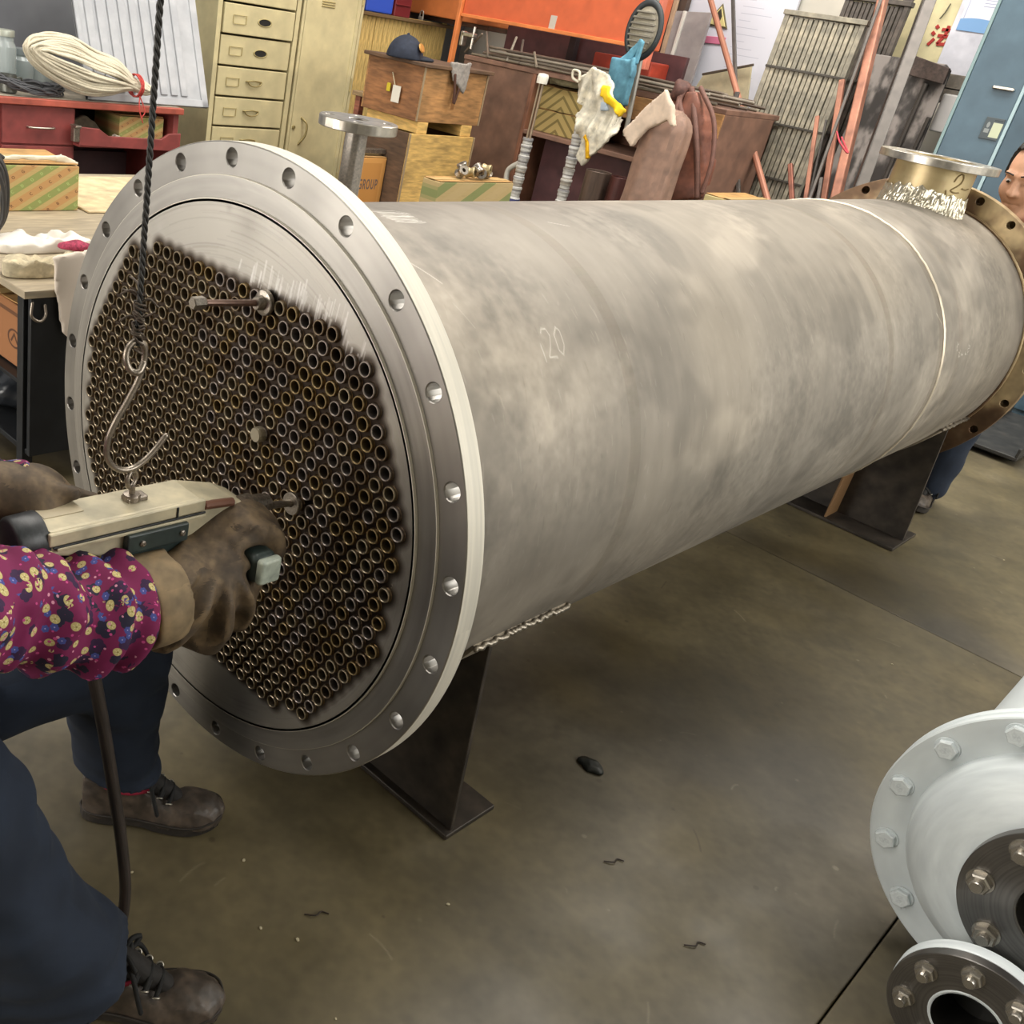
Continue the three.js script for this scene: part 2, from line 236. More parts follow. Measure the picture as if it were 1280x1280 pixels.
// shell: uv = along, around
const shellMap = canvasTex(2048, 1024, (c, w, h) => {
  const img = c.createImageData(w, h), d = img.data;
  for (let j = 0; j < h; j++) for (let i = 0; i < w; i++) {
    const u = i / w, v = j / h, a = fbm(u * 20, v * 16, 20, 16, 5, 1), b = fbm(u * 60, v * 30, 60, 30, 4, 7), s = fbm(u * 130, v * 9, 130, 9, 3, 17), q = fbm(u * 5, v * 4, 5, 4, 3, 23), e = fbm(u * 9 + v * 6, v * 14, 9, 14, 4, 41);
    let k = .515 + .12 * (a - .5) + .06 * (b - .5) + .05 * (s - .5) + .07 * (q - .5) + .10 * (fbm(u * 210, v * 190, 210, 190, 3, 61) - .5) * sstep(.3, .65, fbm(u * 11, v * 10, 11, 10, 3, 66)); k += .07 * sstep(.56, .72, e) - .05 * sstep(.55, .7, fbm(u * 20, v * 20, 20, 20, 3, 51));
    const o = (j * w + i) * 4; const wm = .5 + .5 * sstep(.4, .65, q); d[o] = 255 * k * 1.03; d[o + 1] = 255 * k * (.985 - .012 * wm); d[o + 2] = 255 * k * (.925 - .035 * wm); d[o + 3] = 255;
  }
  c.putImageData(img, 0, 0);
  // u: x / 3.4 ; v (canvas y): angle from the top toward the viewer side / 360
  const X = x => x / 3.4 * w, A = deg => mod(deg, 360) / 360 * h, r = rng(9);
  const line = (pts, col, lw) => { c.strokeStyle = col; c.lineWidth = lw; c.lineCap = 'round'; c.lineJoin = 'round'; c.beginPath(); pts.forEach((p, i) => i ? c.lineTo(X(p[0]), A(p[1])) : c.moveTo(X(p[0]), A(p[1]))); c.stroke(); };
  const chalk = 'rgba(222,218,208,.62)';
  line([[.405, 43.2], [.412, 42.2], [.424, 42.4], [.428, 44], [.418, 46.4], [.404, 48.6], [.428, 48.9]], chalk, 1.0);                   // 2
  line([[.455, 42.4], [.441, 44], [.438, 47.5], [.447, 48.6], [.459, 46.5], [.462, 43.2], [.455, 42.4]], chalk, 1.0);                   // 0
  line([[.392, 45.6], [.391, 49.4]], 'rgba(215,212,204,.6)', 1.1);
  for (let k = 0; k < 14; k++) line([[.26 + r() * .02, 1 + k * .5], [.30 + r() * .03, .6 + k * .55 + r()], [.33 + r() * .02, 2.2 + k * .4 + r()]], 'rgba(232,230,224,.6)', .9);
  line([[.19, 23], [.225, 29]], 'rgba(220,216,206,.7)', 1); line([[.71, 10], [.76, 12.4]], 'rgba(220,216,206,.6)', .8); line([[.22, 34], [.24, 40]], 'rgba(200,197,187,.4)', .8);
  for (let k = 0; k < 16; k++) { const x = 2.58 + r() * .16, a = 70.5 + r() * 6; line([[x, a], [x + .012 * (r() - .3), a + 1.2 * r()], [x + .02 * r(), a + .8]], 'rgba(228,225,216,.55)', 1); }
  line([[2.40, 58], [2.44, 62.5], [2.445, 64]], 'rgba(214,208,196,.7)', 1.2);
  for (let k = 0; k < 1500; k++) { const x = r() * 3.4, a = 30 + r() * 85; line([[x, a], [x + .01 * (r() - .5), a + .4 + r() * 2.4]], r() < .6 ? `rgba(212,207,194,${.05 + .1 * r()})` : `rgba(84,78,66,${.06 + .12 * r()})`, .7 + r() * 1.6); }
  // heat tint along the seams
  for (const [x, o] of [[.633, .35], [2.0, .5], [2.43, .7], [2.62, .25]]) for (let a = 0; a < 360; a += 2) { const g = .5 + .5 * fbm(a / 20, x, 18, 9, 3, 2); c.fillStyle = `rgba(88,76,60,${o * g * .5})`; c.fillRect(X(x - .012 - .01 * g), A(a), X(.024 + .02 * g), 6); }
});
const M_shell = new THREE.MeshStandardMaterial({ map: shellMap, roughness: .58, metalness: .5 });
function shellGeo(x0, x1, r, seg = 160) {
  const P = [], U = [], I = [], Nn = []; const nxs = 12;
  for (let i = 0; i <= nxs; i++) for (let k = 0; k <= seg; k++) { const x = mix(x0, x1, i / nxs), a = k / seg * 2 * PI; P.push(x, r * Math.cos(a), r * Math.sin(a)); Nn.push(0, Math.cos(a), Math.sin(a)); U.push(x / 3.4, 1 - k / seg); }
  for (let i = 0; i < nxs; i++) for (let k = 0; k < seg; k++) { const a = i * (seg + 1) + k, b = a + seg + 1; I.push(a, a + 1, b, b, a + 1, b + 1); }
  const g = new THREE.BufferGeometry(); g.setAttribute('position', new THREE.Float32BufferAttribute(P, 3)); g.setAttribute('normal', new THREE.Float32BufferAttribute(Nn, 3)); g.setAttribute('uv', new THREE.Float32BufferAttribute(U, 2)); g.setIndex(I); return g;
}
mk('shell', [shellGeo(.04, 3.39, RS), N(new THREE.RingGeometry(.3, RS, 64)).rotateY(-PI / 2).translate(3.385, 0, 0)], M_shell, hx);
// weld beads around the shell
function bead(x, r, t, seg, s, n = 1) { const a = []; const g = new THREE.TorusGeometry(r, t, 6, seg); g.rotateY(PI / 2); g.scale(1, 1, 1); const p = g.attributes.position; for (let i = 0; i < p.count; i++) { const an = Math.atan2(p.getZ(i), p.getY(i)), k = 1 + (vnoise(an * 60 + 400, s, 4096, 99) - .5) * .004; p.setXYZ(i, x + p.getX(i) * n + (vnoise(an * 9 + 50, s, 4096, 99, 3) - .5) * .004, p.getY(i) * k, p.getZ(i) * k); } g.computeVertexNormals(); return N(g); }
const M_bead = new THREE.MeshStandardMaterial({ ...mottle(0xc4b8a4, .25, .1, 8, 15), roughness: .45, metalness: .6 });
const M_bead2 = new THREE.MeshStandardMaterial({ ...mottle(0x8d8578, .4, .06, 8, 15), roughness: .35, metalness: .75 });
mk('weld_seam', bead(2.455, RS - .0002, .0045, 240, 4, 2.2), M_bead, hx);
mk('weld_seam', bead(.046, RS + .001, .005, 240, 8), M_bead, hx);
// far flange pair, rust mottled
const M_rust = new THREE.MeshStandardMaterial({ map: dataTex(512, 512, (u, v) => { const a = sstep(.42, .62, fbm(u * 7, v * 7, 7, 7, 5, 3)), b = fbm(u * 30, v * 30, 30, 30, 3, 5); const c0 = [.70, .62, .48], c1 = [.40, .31, .23]; return c0.map((k, i) => mix(k, c1[i], a) * (.8 + .4 * b)); }), roughness: .5, metalness: .5 });
mk('end_flange', drilledRing(.568, .484, 3.38, 3.425, 24, .542, .0146, 0), M_rust, hx);
mk('weld_seam', bead(3.376, RS + .003, .007, 240, 18), M_rust, hx);
mk('end_cover', latheC([[.0001, .06], [.3, .055], [.545, .045], [.558, .04], [.56, .035], [.56, .004]], 96, 'x', [3.425, 0, 0]), M_rust, hx);
// nozzles
function nozzle(x, yTop, rp, rf, t, nb, rb, rh, mats, seg) {
  const g = new THREE.Group(); g.name = 'nozzle'; g.position.set(x, 0, 0); hx.add(g);
  const y0 = Math.sqrt(RS * RS - rp * rp) - .02;
  mk('pipe', latheC([[rp, y0], [rp, yTop - t], [rp - .003, yTop - t], [rp * .86, yTop - .002], [rp * .86, y0]], seg), mats[0], g);
  const s = new THREE.Shape(); s.absarc(0, 0, rf, 0, 2 * PI); const h = new THREE.Path(); h.absarc(0, 0, rp * .88, 0, 2 * PI, true); s.holes.push(h);
  for (let i = 0; i < nb; i++) { const a = (i + .5) * 2 * PI / nb, q = new THREE.Path(); q.absarc(rb * Math.cos(a), rb * Math.sin(a), rh, 0, 2 * PI, true); s.holes.push(q); }
  const f = crease(new THREE.ExtrudeGeometry(s, { depth: t - .003, bevelEnabled: true, bevelThickness: .0015, bevelSize: .0015, bevelOffset: -.0015, bevelSegments: 1, curveSegments: 48 }), .5); f.rotateX(-PI / 2); f.translate(0, yTop - t + .0015, 0);
  mk('nozzle_flange', boxUV0(f), mats[1], g);
  const P = []; for (let k = 0; k < 96; k++) { const a = k / 96 * 2 * PI, yy = Math.sqrt(RS * RS - Math.pow(rp * Math.sin(a), 2)); P.push([rp * Math.cos(a), yy + .002, rp * Math.sin(a)]); }
  mk('weld_seam', tube(P, rp * .06, 160, 6, true), mats[2], g); return g;
}
function boxUV0(g) { const n = g.attributes.normal.clone(); const b = boxUV(g); b.setAttribute('normal', n); return b; }
const M_ss = new THREE.MeshStandardMaterial({ ...mottle(0xa9a49b, .2, .12, 8, 33), roughness: .3, metalness: .85 });
const M_brass = new THREE.MeshStandardMaterial({ map: canvasTex(512, 256, (c, w, h) => { const r = rng(3); c.fillStyle = '#b6a47c'; c.fillRect(0, 0, w, h); for (let i = 0; i < 500; i++) { const x = r() * w, y = r() * h, q = 4 + r() * 30; c.fillStyle = r() < .5 ? `rgba(120,98,60,${.05 * r() + .02})` : `rgba(225,215,185,${.06 * r() + .02})`; c.fillRect(x, y, q, q * .5); } }), roughness: .4, metalness: .6 });
nozzle(.205, .638, .0195, .068, .017, 4, .05, .007, [new THREE.MeshStandardMaterial({ ...steelMap(0x8d867d, 5, .2), roughness: .4, metalness: .6 }), M_ss, M_bead], 28);
const n2 = nozzle(3.2, .648, .1365, .2025, .026, 12, .17, .011, [M_brass, M_ss, M_ss], 56);
n2.children[0].userData.label = 'yellowish pipe stub with a chalked 2';
{ // crinkled foil around the foot of the big nozzle
  const g = new THREE.CylinderGeometry(.1385, .1385, 1, 220, 12, true), p = g.attributes.position; for (let i = 0; i < p.count; i++) { const a = Math.atan2(p.getZ(i), p.getX(i)), f = p.getY(i) + .5, y0 = Math.sqrt(RS * RS - Math.pow(.1385 * Math.cos(a + PI / 2), 2)), h = .05 + .028 * fbm(a * 6 + 60, 2, 256, 64, 3, 5); const k = 1 + .05 * (1 - .5 * f) * vnoise(a * 46 + 300, f * 5, 4096, 64, 4) + .05 * (1 - f) ; p.setXYZ(i, .1385 * k * Math.cos(a), y0 - .004 + f * h, .1385 * k * Math.sin(a)); } const fg = N(g.toNonIndexed()); fg.computeVertexNormals(); mk('foil_wrap', fg, new THREE.MeshStandardMaterial({ ...mottle(0xb9b2a0, .2, .05, 8, 3), roughness: .28, metalness: .8 }), n2);
}
{ // chalked figure on the big nozzle: raised strokes of marker lying on the pipe wall
  const rp = .1372, P = (a, y) => [-rp * Math.cos(a), y, rp * Math.sin(a)], st = [];
  const two = [[.86, .585], [.9, .603], [1.0, .612], [1.08, .6], [1.07, .583], [.97, .568], [.86, .554], [1.0, .548], [1.12, .55]];
  st.push(tube(two.map(q => P(q[0], q[1])), .0028, 40, 5)); st.push(tube([P(1.18, .565), P(1.32, .562), P(1.45, .566)], .0028, 12, 5)); st.push(tube([P(.74, .55), P(.78, .538)], .003, 6, 5));
  mk('marking', st, M(0x7d6b45, .8), n2);
}
// saddles
const M_black = new THREE.MeshStandardMaterial({ ...mottle(0x3d3731, .35, .35, 7, 44, [1, 2]), roughness: .45, metalness: .35 });
function saddle(xw, xb0, xb1, rib) {
  const g = new THREE.Group(); g.name = 'saddle'; hx.add(g);
  const yb = -AX + .014, top = r => { const a = []; for (let k = -24; k <= 24; k++) { const t = k / 24 * Math.asin(.405 / .4915); a.push([.4915 * Math.sin(t), -.4915 * Math.cos(t)]); } return a; };
  mk('base_plate', minmax(xb0, xb1, -AX, yb, -.45, .45, { r: .003 }), M_black, g);
  const out = [[-.443, yb], [.443, yb], [.409, -.275]]; const arc = top().reverse(); const sh = poly([...out, ...arc, [-.409, -.275]]);
  const w = ext(sh, .012, { bevel: .0015 }); w.rotateY(-PI / 2); w.translate(xw + .006, 0, 0); mk('web', w, M_black, g);
  for (const z of [-.24, 0, .24]) { const yt = -Math.sqrt(.4915 ** 2 - z * z); mk('rib', slab([[xw + .006, yb], [xb1 - .008, yb], [xb1 - .03, yt], [xw + .006, yt]].map(p => p), .01, 'z', z), M_black, g); }
  if (rib) for (const z of [.16]) { const yt = -Math.sqrt(.4915 ** 2 - z * z); mk('rib', slab([[xb0 + .01, yb], [xw - .006, yb], [xw - .006, yt], [xb0 + .02, yt]], .01, 'z', z), M(0x8a6a48, .5, .3), g); }
  // wear pad hugging the shell, with its weld
  const pad = [], n = 40; const a0 = Math.asin(.43 / .49); const P = [], I = [];
  const prof = []; for (let k = 0; k <= n; k++) { const t = mix(-a0, a0, k / n); prof.push(t); }
  const s = new THREE.Shape(); prof.forEach((t, i) => { const q = [.4935 * Math.sin(t), -.4935 * Math.cos(t)]; i ? s.lineTo(...q) : s.moveTo(...q); }); prof.slice().reverse().forEach(t => s.lineTo(RS * Math.sin(t), -RS * Math.cos(t))); s.closePath();
  const pg = ext(s, xb1 - xb0 + .14, { bevel: .001 }); pg.rotateY(-PI / 2); pg.translate(xb1 + .07, 0, 0); mk('wear_pad', pg, M_shell2, g);
  const e = [-a0, a0].map(t => tube(Array.from({ length: 60 }, (_, i) => { const k = vnoise(i * .9, t * 3 + 7, 256, 64) * .007; return [mix(xb0 - .07, xb1 + .07, i / 59), -(.4915 + k) * Math.cos(t), (.4915 + k) * Math.sin(t)]; }), .0062, 160, 6)); mk('weld_seam', e, M_bead2, g);
  return g;
}
const M_shell2 = new THREE.MeshStandardMaterial({ ...mottle(0x9a9080, .2, .3, 8, 61), roughness: .5, metalness: .5 });
saddle(.412, .386, .56, false); saddle(3.28, 3.145, 3.42, true);

// ---------- people ----------
const shift = (g, o) => { const p = o.position; return g.translate(-p.x, -p.y, -p.z); };
const mkW = (name, geos, mat, parent) => mk(name, (Array.isArray(geos) ? geos : [geos]).map(g => shift(N(g), parent)), mat, parent);
const M_floral = new THREE.MeshStandardMaterial({ roughness: .85, map: (() => { const t = canvasTex(1024, 1024, (c, w) => {
  const r = rng(21); c.fillStyle = '#6d0f45'; c.fillRect(0, 0, w, w);
  const wrap = (x, y, q, f) => { for (const a of [-w, 0, w]) for (const b of [-w, 0, w]) if (x + a > -q && x + a < w + q && y + b > -q && y + b < w + q) f(x + a, y + b); };
  for (let i = 0; i < 46; i++) { const x = r() * w, y = r() * w, q = 34 + r() * 30, col = r() < .6 ? '#1d1730' : '#2c1038', sd = r() * 9; wrap(x, y, 90, (X, Y) => { c.fillStyle = col; for (let k = 0; k < 5; k++) { c.beginPath(); c.arc(X + Math.cos(sd + k * 1.3) * q * .55, Y + Math.sin(sd + k * 1.3) * q * .55, q * .5, 0, 7); c.fill(); } }); }
  for (let i = 0; i < 36; i++) { const x = r() * w, y = r() * w, sd = r() * 9; wrap(x, y, 60, (X, Y) => { c.fillStyle = '#3c4486'; for (let k = 0; k < 6; k++) { c.beginPath(); c.arc(X + Math.cos(sd + k * 1.05) * 16, Y + Math.sin(sd + k * 1.05) * 16, 11, 0, 7); c.fill(); } c.fillStyle = '#8e98c4'; c.beginPath(); c.arc(X, Y, 5, 0, 7); c.fill(); }); }
  for (let i = 0; i < 44; i++) { const x = (i % 7 + .2 + r() * .6) / 7 * w, y = (Math.floor(i / 7) + .2 + r() * .6) / 7 * w, q = 27 + r() * 9; wrap(x, y, 60, (X, Y) => { c.fillStyle = '#b3a56c'; c.beginPath(); c.arc(X, Y, q, 0, 7); c.fill(); c.strokeStyle = '#cfc69a'; c.lineWidth = 4; for (let k = 0; k < 5; k++) { c.beginPath(); c.moveTo(X, Y); c.lineTo(X + Math.cos(k * 1.26) * q * .8, Y + Math.sin(k * 1.26) * q * .8); c.stroke(); } c.fillStyle = '#8a7a44'; c.beginPath(); c.arc(X, Y, 7, 0, 7); c.fill(); }); }
  for (let i = 0; i < 120; i++) { const x = r() * w, y = r() * w; wrap(x, y, 20, (X, Y) => { c.fillStyle = i % 3 ? '#b8437e' : '#c98aa0'; c.beginPath(); c.arc(X, Y, 7 + (i % 5), 0, 7); c.fill(); }); }
}); t.repeat.set(1 / .19, 1 / .19); return t; })() });
const M_navy = MT(mottle(0x192333, .22, .4, 10, 71), .9), M_skin = MT(mottle(0xd2a285, .1, .2, 8, 73), .55), M_hair = M(0x17130f, .6), M_eye = M(0xd9d2c8, .3), M_iris = M(0x20150f, .2);
const M_leather = MT(dataTex(512, 512, (u, v) => { const a = fbm(u * 7, v * 7, 7, 7, 5, 2), b = fbm(u * 24, v * 24, 24, 24, 3, 9), k = sstep(.25, .78, a * .65 + b * .35); return [mix(.25, .46, k), mix(.205, .385, k), mix(.155, .285, k)]; }), .7); M_leather.map.repeat.set(1 / .25, 1 / .25);
const M_cuff = MT(mottle(0x7d6b50, .3, .15, 8, 77), .75);
function headSDF(x, y, z) {
  const az = Math.abs(z); let d = ell(x, y, z, [-.005, .035, 0], [.096, .108, .076]);
  d = smin(d, ell(x, y, z, [.032, -.045, 0], [.062, .07, .055]), .03); d = smin(d, Math.hypot(x - .072, y + .088, z) - .022, .025);
  d = smin(d, Math.hypot(x - .055, y + .012, az - .04) - .026, .03);
  d = smin(d, cap(x, y, z, [.088, .036, 0], [.108, -.008, 0], .007, .012), .012); d = smin(d, Math.hypot(x - .094, y + .012, az - .012) - .0085, .008);
  d = smin(d, cap(x, y, az, [.09, .047, .012], [.078, .046, .048], .007, .006), .012);
  d = -smin(-d, Math.hypot(x - .1, y - .026, az - .031) - .0135, .01);
  d = smin(d, cap(x, y, az, [.0905, -.041, 0], [.082, -.043, .02], .0065, .004), .006); d = smin(d, cap(x, y, az, [.089, -.054, 0], [.081, -.05, .018], .007, .004), .006);
  d = -smin(-d, cap(x, y, az, [.1, -.0475, 0], [.088, -.048, .024], .0035, .003), .004);
  d = Math.min(d, smin(d, ell(x, y, az, [-.005, .008, .077], [.02, .032, .009]), .006));
  return smin(d, cap(x, y, z, [-.02, -.06, 0], [-.04, -.2, 0], .052, .058), .03);
}
function makeHead(parent, at, rot, scale, hairColor) {
  const m4 = new THREE.Matrix4().compose(V(...at), new THREE.Quaternion().setFromEuler(new THREE.Euler(...rot, 'YXZ')), V(scale, scale, scale)); const put = g => shift(N(g).applyMatrix4(m4), parent);
  const skin = put(netsUV(headSDF, [-.13, -.22, -.11], [.14, .16, .11], .0042));
  const hair = nets((x, y, z) => { const d = headSDF(x, y, z); const face = Math.max(x - .048 - .25 * Math.max(0, .1 - y) * 0, -(x - .048)); const keep = Math.max(d - .011 - .002 * Math.sin(z * 260) * Math.sin(x * 90), .1 - y * 1.0 - (x < .02 ? .155 + .3 * (.02 - x) : 0) + (x > .02 ? (x - .02) * .55 : 0)); return keep; }, [-.14, -.16, -.12], [.13, .18, .12], .006);
  mk('hair', put(hair), M_hair, parent);
  const e = [], ir = []; for (const s of [-1, 1]) { const g = new THREE.SphereGeometry(.0118, 16, 10); g.scale(1, .5, 1); g.translate(.0795, .0235, s * .031); e.push(put(g)); const i = new THREE.SphereGeometry(.0058, 12, 8); i.scale(.5, .8, 1); i.translate(.0895, .0225, s * .0305); ir.push(put(i)); const b = tube([[.098, .049, s * .014], [.097, .053, s * .03], [.084, .049, s * .048]], .0026, 12, 5); ir.push(put(b)); }
  mk('eyes', e, M_eye, parent); mk('irises_and_brows', ir, M_iris, parent);
  return skin;
}
const fold = (x, y, z, f, s) => n3(x * f, y * f, z * f, s);
// the seated worker at the tool
const worker = thing('person', 'seated worker in floral sleeves, navy trousers and leather gloves, holding the power tool', 'person', [-.5, 0, .1]);
{
  const skin = makeHead(worker, [-.80, 1.30, -.02], [0, -.55, -.25], 1, 0);
  const bodyG = nets((x, y, z) => {
    let d = cap(x, y, z, [-.72, .44, -.03], [-.76, .95, .01], .12, .13); d = smin(d, cap(x, y, z, [-.7, .98, -.13], [-.82, .98, .15], .05, .05), .08); d = smin(d, cap(x, y, z, [-.76, 1.0, .01], [-.79, 1.15, 0], .05, .048), .03);
    d = smin(d, cap(x, y, z, [-.68, .43, -.1], [-.22, .48, 0], .075, .055), .04); d = smin(d, cap(x, y, z, [-.22, .48, 0], [-.17, .08, -.04], .05, .038), .02);
    d = smin(d, cap(x, y, z, [-.76, .43, .05], [-.67, .55, .31], .075, .055), .04); d = smin(d, cap(x, y, z, [-.67, .55, .31], [-.46, .08, .33], .05, .038), .02);
    d = smin(d, cap(x, y, z, [-.81, .99, .17], [-.62, .86, .32], .045, .036), .03); d = smin(d, cap(x, y, z, [-.62, .86, .32], [-.36, .785, .295], .036, .028), .02);
    d = smin(d, cap(x, y, z, [-.68, .99, -.15], [-.7, 1.0, .0], .045, .036), .03); return smin(d, cap(x, y, z, [-.7, 1.0, 0], [-.5, .93, .13], .036, .028), .02);
  }, [-1.0, .02, -.3], [-.06, 1.2, .45], .014);
  mkW('body', [shift(skin, { position: V(-worker.position.x, 0, -worker.position.z) }), boxUV(bodyG)], M_skin, worker);
  // jacket with puffed, gathered sleeves
  const sleeve = (x, y, z, a, b, r) => { const t = clamp(((x - a[0]) * (b[0] - a[0]) + (y - a[1]) * (b[1] - a[1]) + (z - a[2]) * (b[2] - a[2])) / ((b[0] - a[0]) ** 2 + (b[1] - a[1]) ** 2 + (b[2] - a[2]) ** 2), 0, 1.2); return cap(x, y, z, a, b, r, r * .99) + .010 * Math.sin(t * 21 + 5 * n3(x * 9, y * 9, z * 9, 3)) * (.4 + t * .6) + .034 * fold(x, y * .6, z, 13, 5) + .012 * fold(x, y, z, 30, 8); };
  const jk = netsUV((x, y, z) => {
    let d = cap(x, y, z, [-.72, .46, -.03], [-.76, .93, .01], .155, .16) + .02 * fold(x, y, z, 9, 2); d = smin(d, cap(x, y, z, [-.7, .98, -.13], [-.82, .98, .15], .07, .07), .08);
    d = smin(d, sleeve(x, y, z, [-.82, .98, .17], [-.63, .865, .315], .078), .03); d = smin(d, sleeve(x, y, z, [-.63, .87, .315], [-.445, .795, .298], .077), .02);
    d = smin(d, sleeve(x, y, z, [-.68, .99, -.15], [-.71, 1.0, -.0], .06), .03); d = smin(d, sleeve(x, y, z, [-.71, 1.0, 0], [-.515, .925, .115], .052), .02);
    return d;
  }, [-1.05, .3, -.32], [-.3, 1.16, .46], .0062);
  mkW('jacket', jk, M_floral, worker);
  // trousers
  const leg = (x, y, z, h, k, a, r0, r1, r2, s) => { let d = smin(cap(x, y, z, h, k, r0, r1), cap(x, y, z, k, a, r1, r2), .03); const w = sstep(.35, .05, y); return d - .03 * (.25 - Math.abs(fold(x * 1.2 + y * .5, y * .5, z * 1.2, 8, s + 6))) + .034 * fold(x, y * .55, z, 9, s) * (.7 + .5 * w) + .016 * fold(x * .7, y * 1.3, z * .7, 20, s + 3) + .006 * w * Math.sin(y * 95 + 6 * n3(x * 8, y * 4, z * 8, s)); };
  const hollow = (d, y, y0) => Math.max(d, y0 - y);
  const tr = netsUV((x, y, z) => {
    const l = leg(x, y, z, [-.68, .42, -.1], [-.215, .47, .0], [-.165, .02, -.035], .105, .095, .078, 4), r = leg(x, y, z, [-.76, .42, .05], [-.68, .56, .30], [-.475, .04, .345], .11, .105, .125, 14);
    const L = hollow(l, y + .35 * (x + .15) , .125), Rr = hollow(r, y - .35 * (x + .47), .168); return smin(smin(L, Rr, .008), cap(x, y, z, [-.72, .44, -.03], [-.73, .6, -.02], .14, .14), .05);
  }, [-1.0, 0, -.3], [-.02, .78, .52], .0062);
  mkW('trousers', tr, M_navy, worker);
  // gloves: leather gauntlets closed around the tool
  const gx = -.183, gy = .822;
  const glove = netsUV((x, y, z) => {
    let d = cap(x, y, z, [-.33, .787, .295], [-.25, .785, .295], .055, .062);                    // gauntlet to palm
    d = smin(d, ell(x, y, z, [-.235, .77, .292], [.085, .072, .05]), .035);
    d = smin(d, ell(x, y, z, [-.24, .722, .285], [.07, .042, .045]), .03); d = smin(d, ell(x, y, z, [-.3, .735, .28], [.05, .04, .045]), .03);
    for (let k = 0; k < 4; k++) { const zc = .238 + k * .0235, R0 = [.052, .056, .053, .047][k]; const a = Math.atan2(y - gy, x - gx), rr = Math.hypot(x - gx, y - gy); const aa = clamp(a, -2.5, 2.35); const px = gx + R0 * Math.cos(aa), py = gy + R0 * .92 * Math.sin(aa); d = smin(d, Math.hypot(x - px, y - py, z - zc) - [.0148, .0155, .015, .0135][k], .007); }
    d = smin(d, cap(x, y, z, [-.27, .83, .27], [-.215, .868, .255], .026, .018), .015); d = smin(d, cap(x, y, z, [-.215, .868, .255], [-.165, .862, .245], .018, .014), .008);   // thumb
    d = Math.max(d, -(Math.max(Math.abs(x - gx) - .024, Math.abs(y - gy) - .024, .2 - z)));
    const ph = Math.atan2(y - .86, x + .255); d += .012 * Math.sin(ph * 12 + 4 * n3(x * 12, y * 12, z * 12, 2)) * sstep(.03, .09, Math.hypot(x + .255, y - .86)) * sstep(-.17, -.21, x) + .016 * fold(x, y, z, 22, 6) + .022 * Math.abs(fold(x * 1.4, y * .5, z, 17, 31)) - .004;
    return d;
  }, [-.42, .62, .2], [-.09, .93, .37], .0042);
  mkW('glove', glove, M_leather, worker).userData.label = 'brown leather glove around the grip';
  mkW('glove_cuff', netsUV((x, y, z) => { const d = cap(x, y, z, [-.385, .787, .296], [-.315, .785, .295], .062, .066) + .02 * fold(x, y, z, 16, 3); return Math.max(Math.abs(d) - .0055, -.385 - x, x + .318 + .03 * n3(x * 20, y * 20, z * 20, 4)); }, [-.4, .68, .2], [-.29, .89, .39], .0045), M_cuff, worker);
  const gl2 = netsUV((x, y, z) => {
    let d = cap(x, y, z, [-.54, .925, .115], [-.475, .915, .15], .045, .048); d = smin(d, ell(x, y, z, [-.455, .905, .155], [.05, .038, .045]), .03);
    for (let k = 0; k < 4; k++) { const b = [-.425 - k * .006, .912 - k * .016, .135 + k * .006]; d = smin(d, cap(x, y, z, b, [b[0] + .045, b[1] - .012, b[2] + .035], .013, .012), .008); d = smin(d, cap(x, y, z, [b[0] + .045, b[1] - .012, b[2] + .035], [b[0] + .052, b[1] - .045, b[2] + .046], .012, .01), .006); }
    d = smin(d, cap(x, y, z, [-.47, .935, .17], [-.43, .935, .2], .016, .012), .01); return d + .014 * fold(x, y, z, 22, 9);
  }, [-.6, .82, .05], [-.33, 1.0, .25], .0042);
  mkW('glove', gl2, M_leather, worker);
}
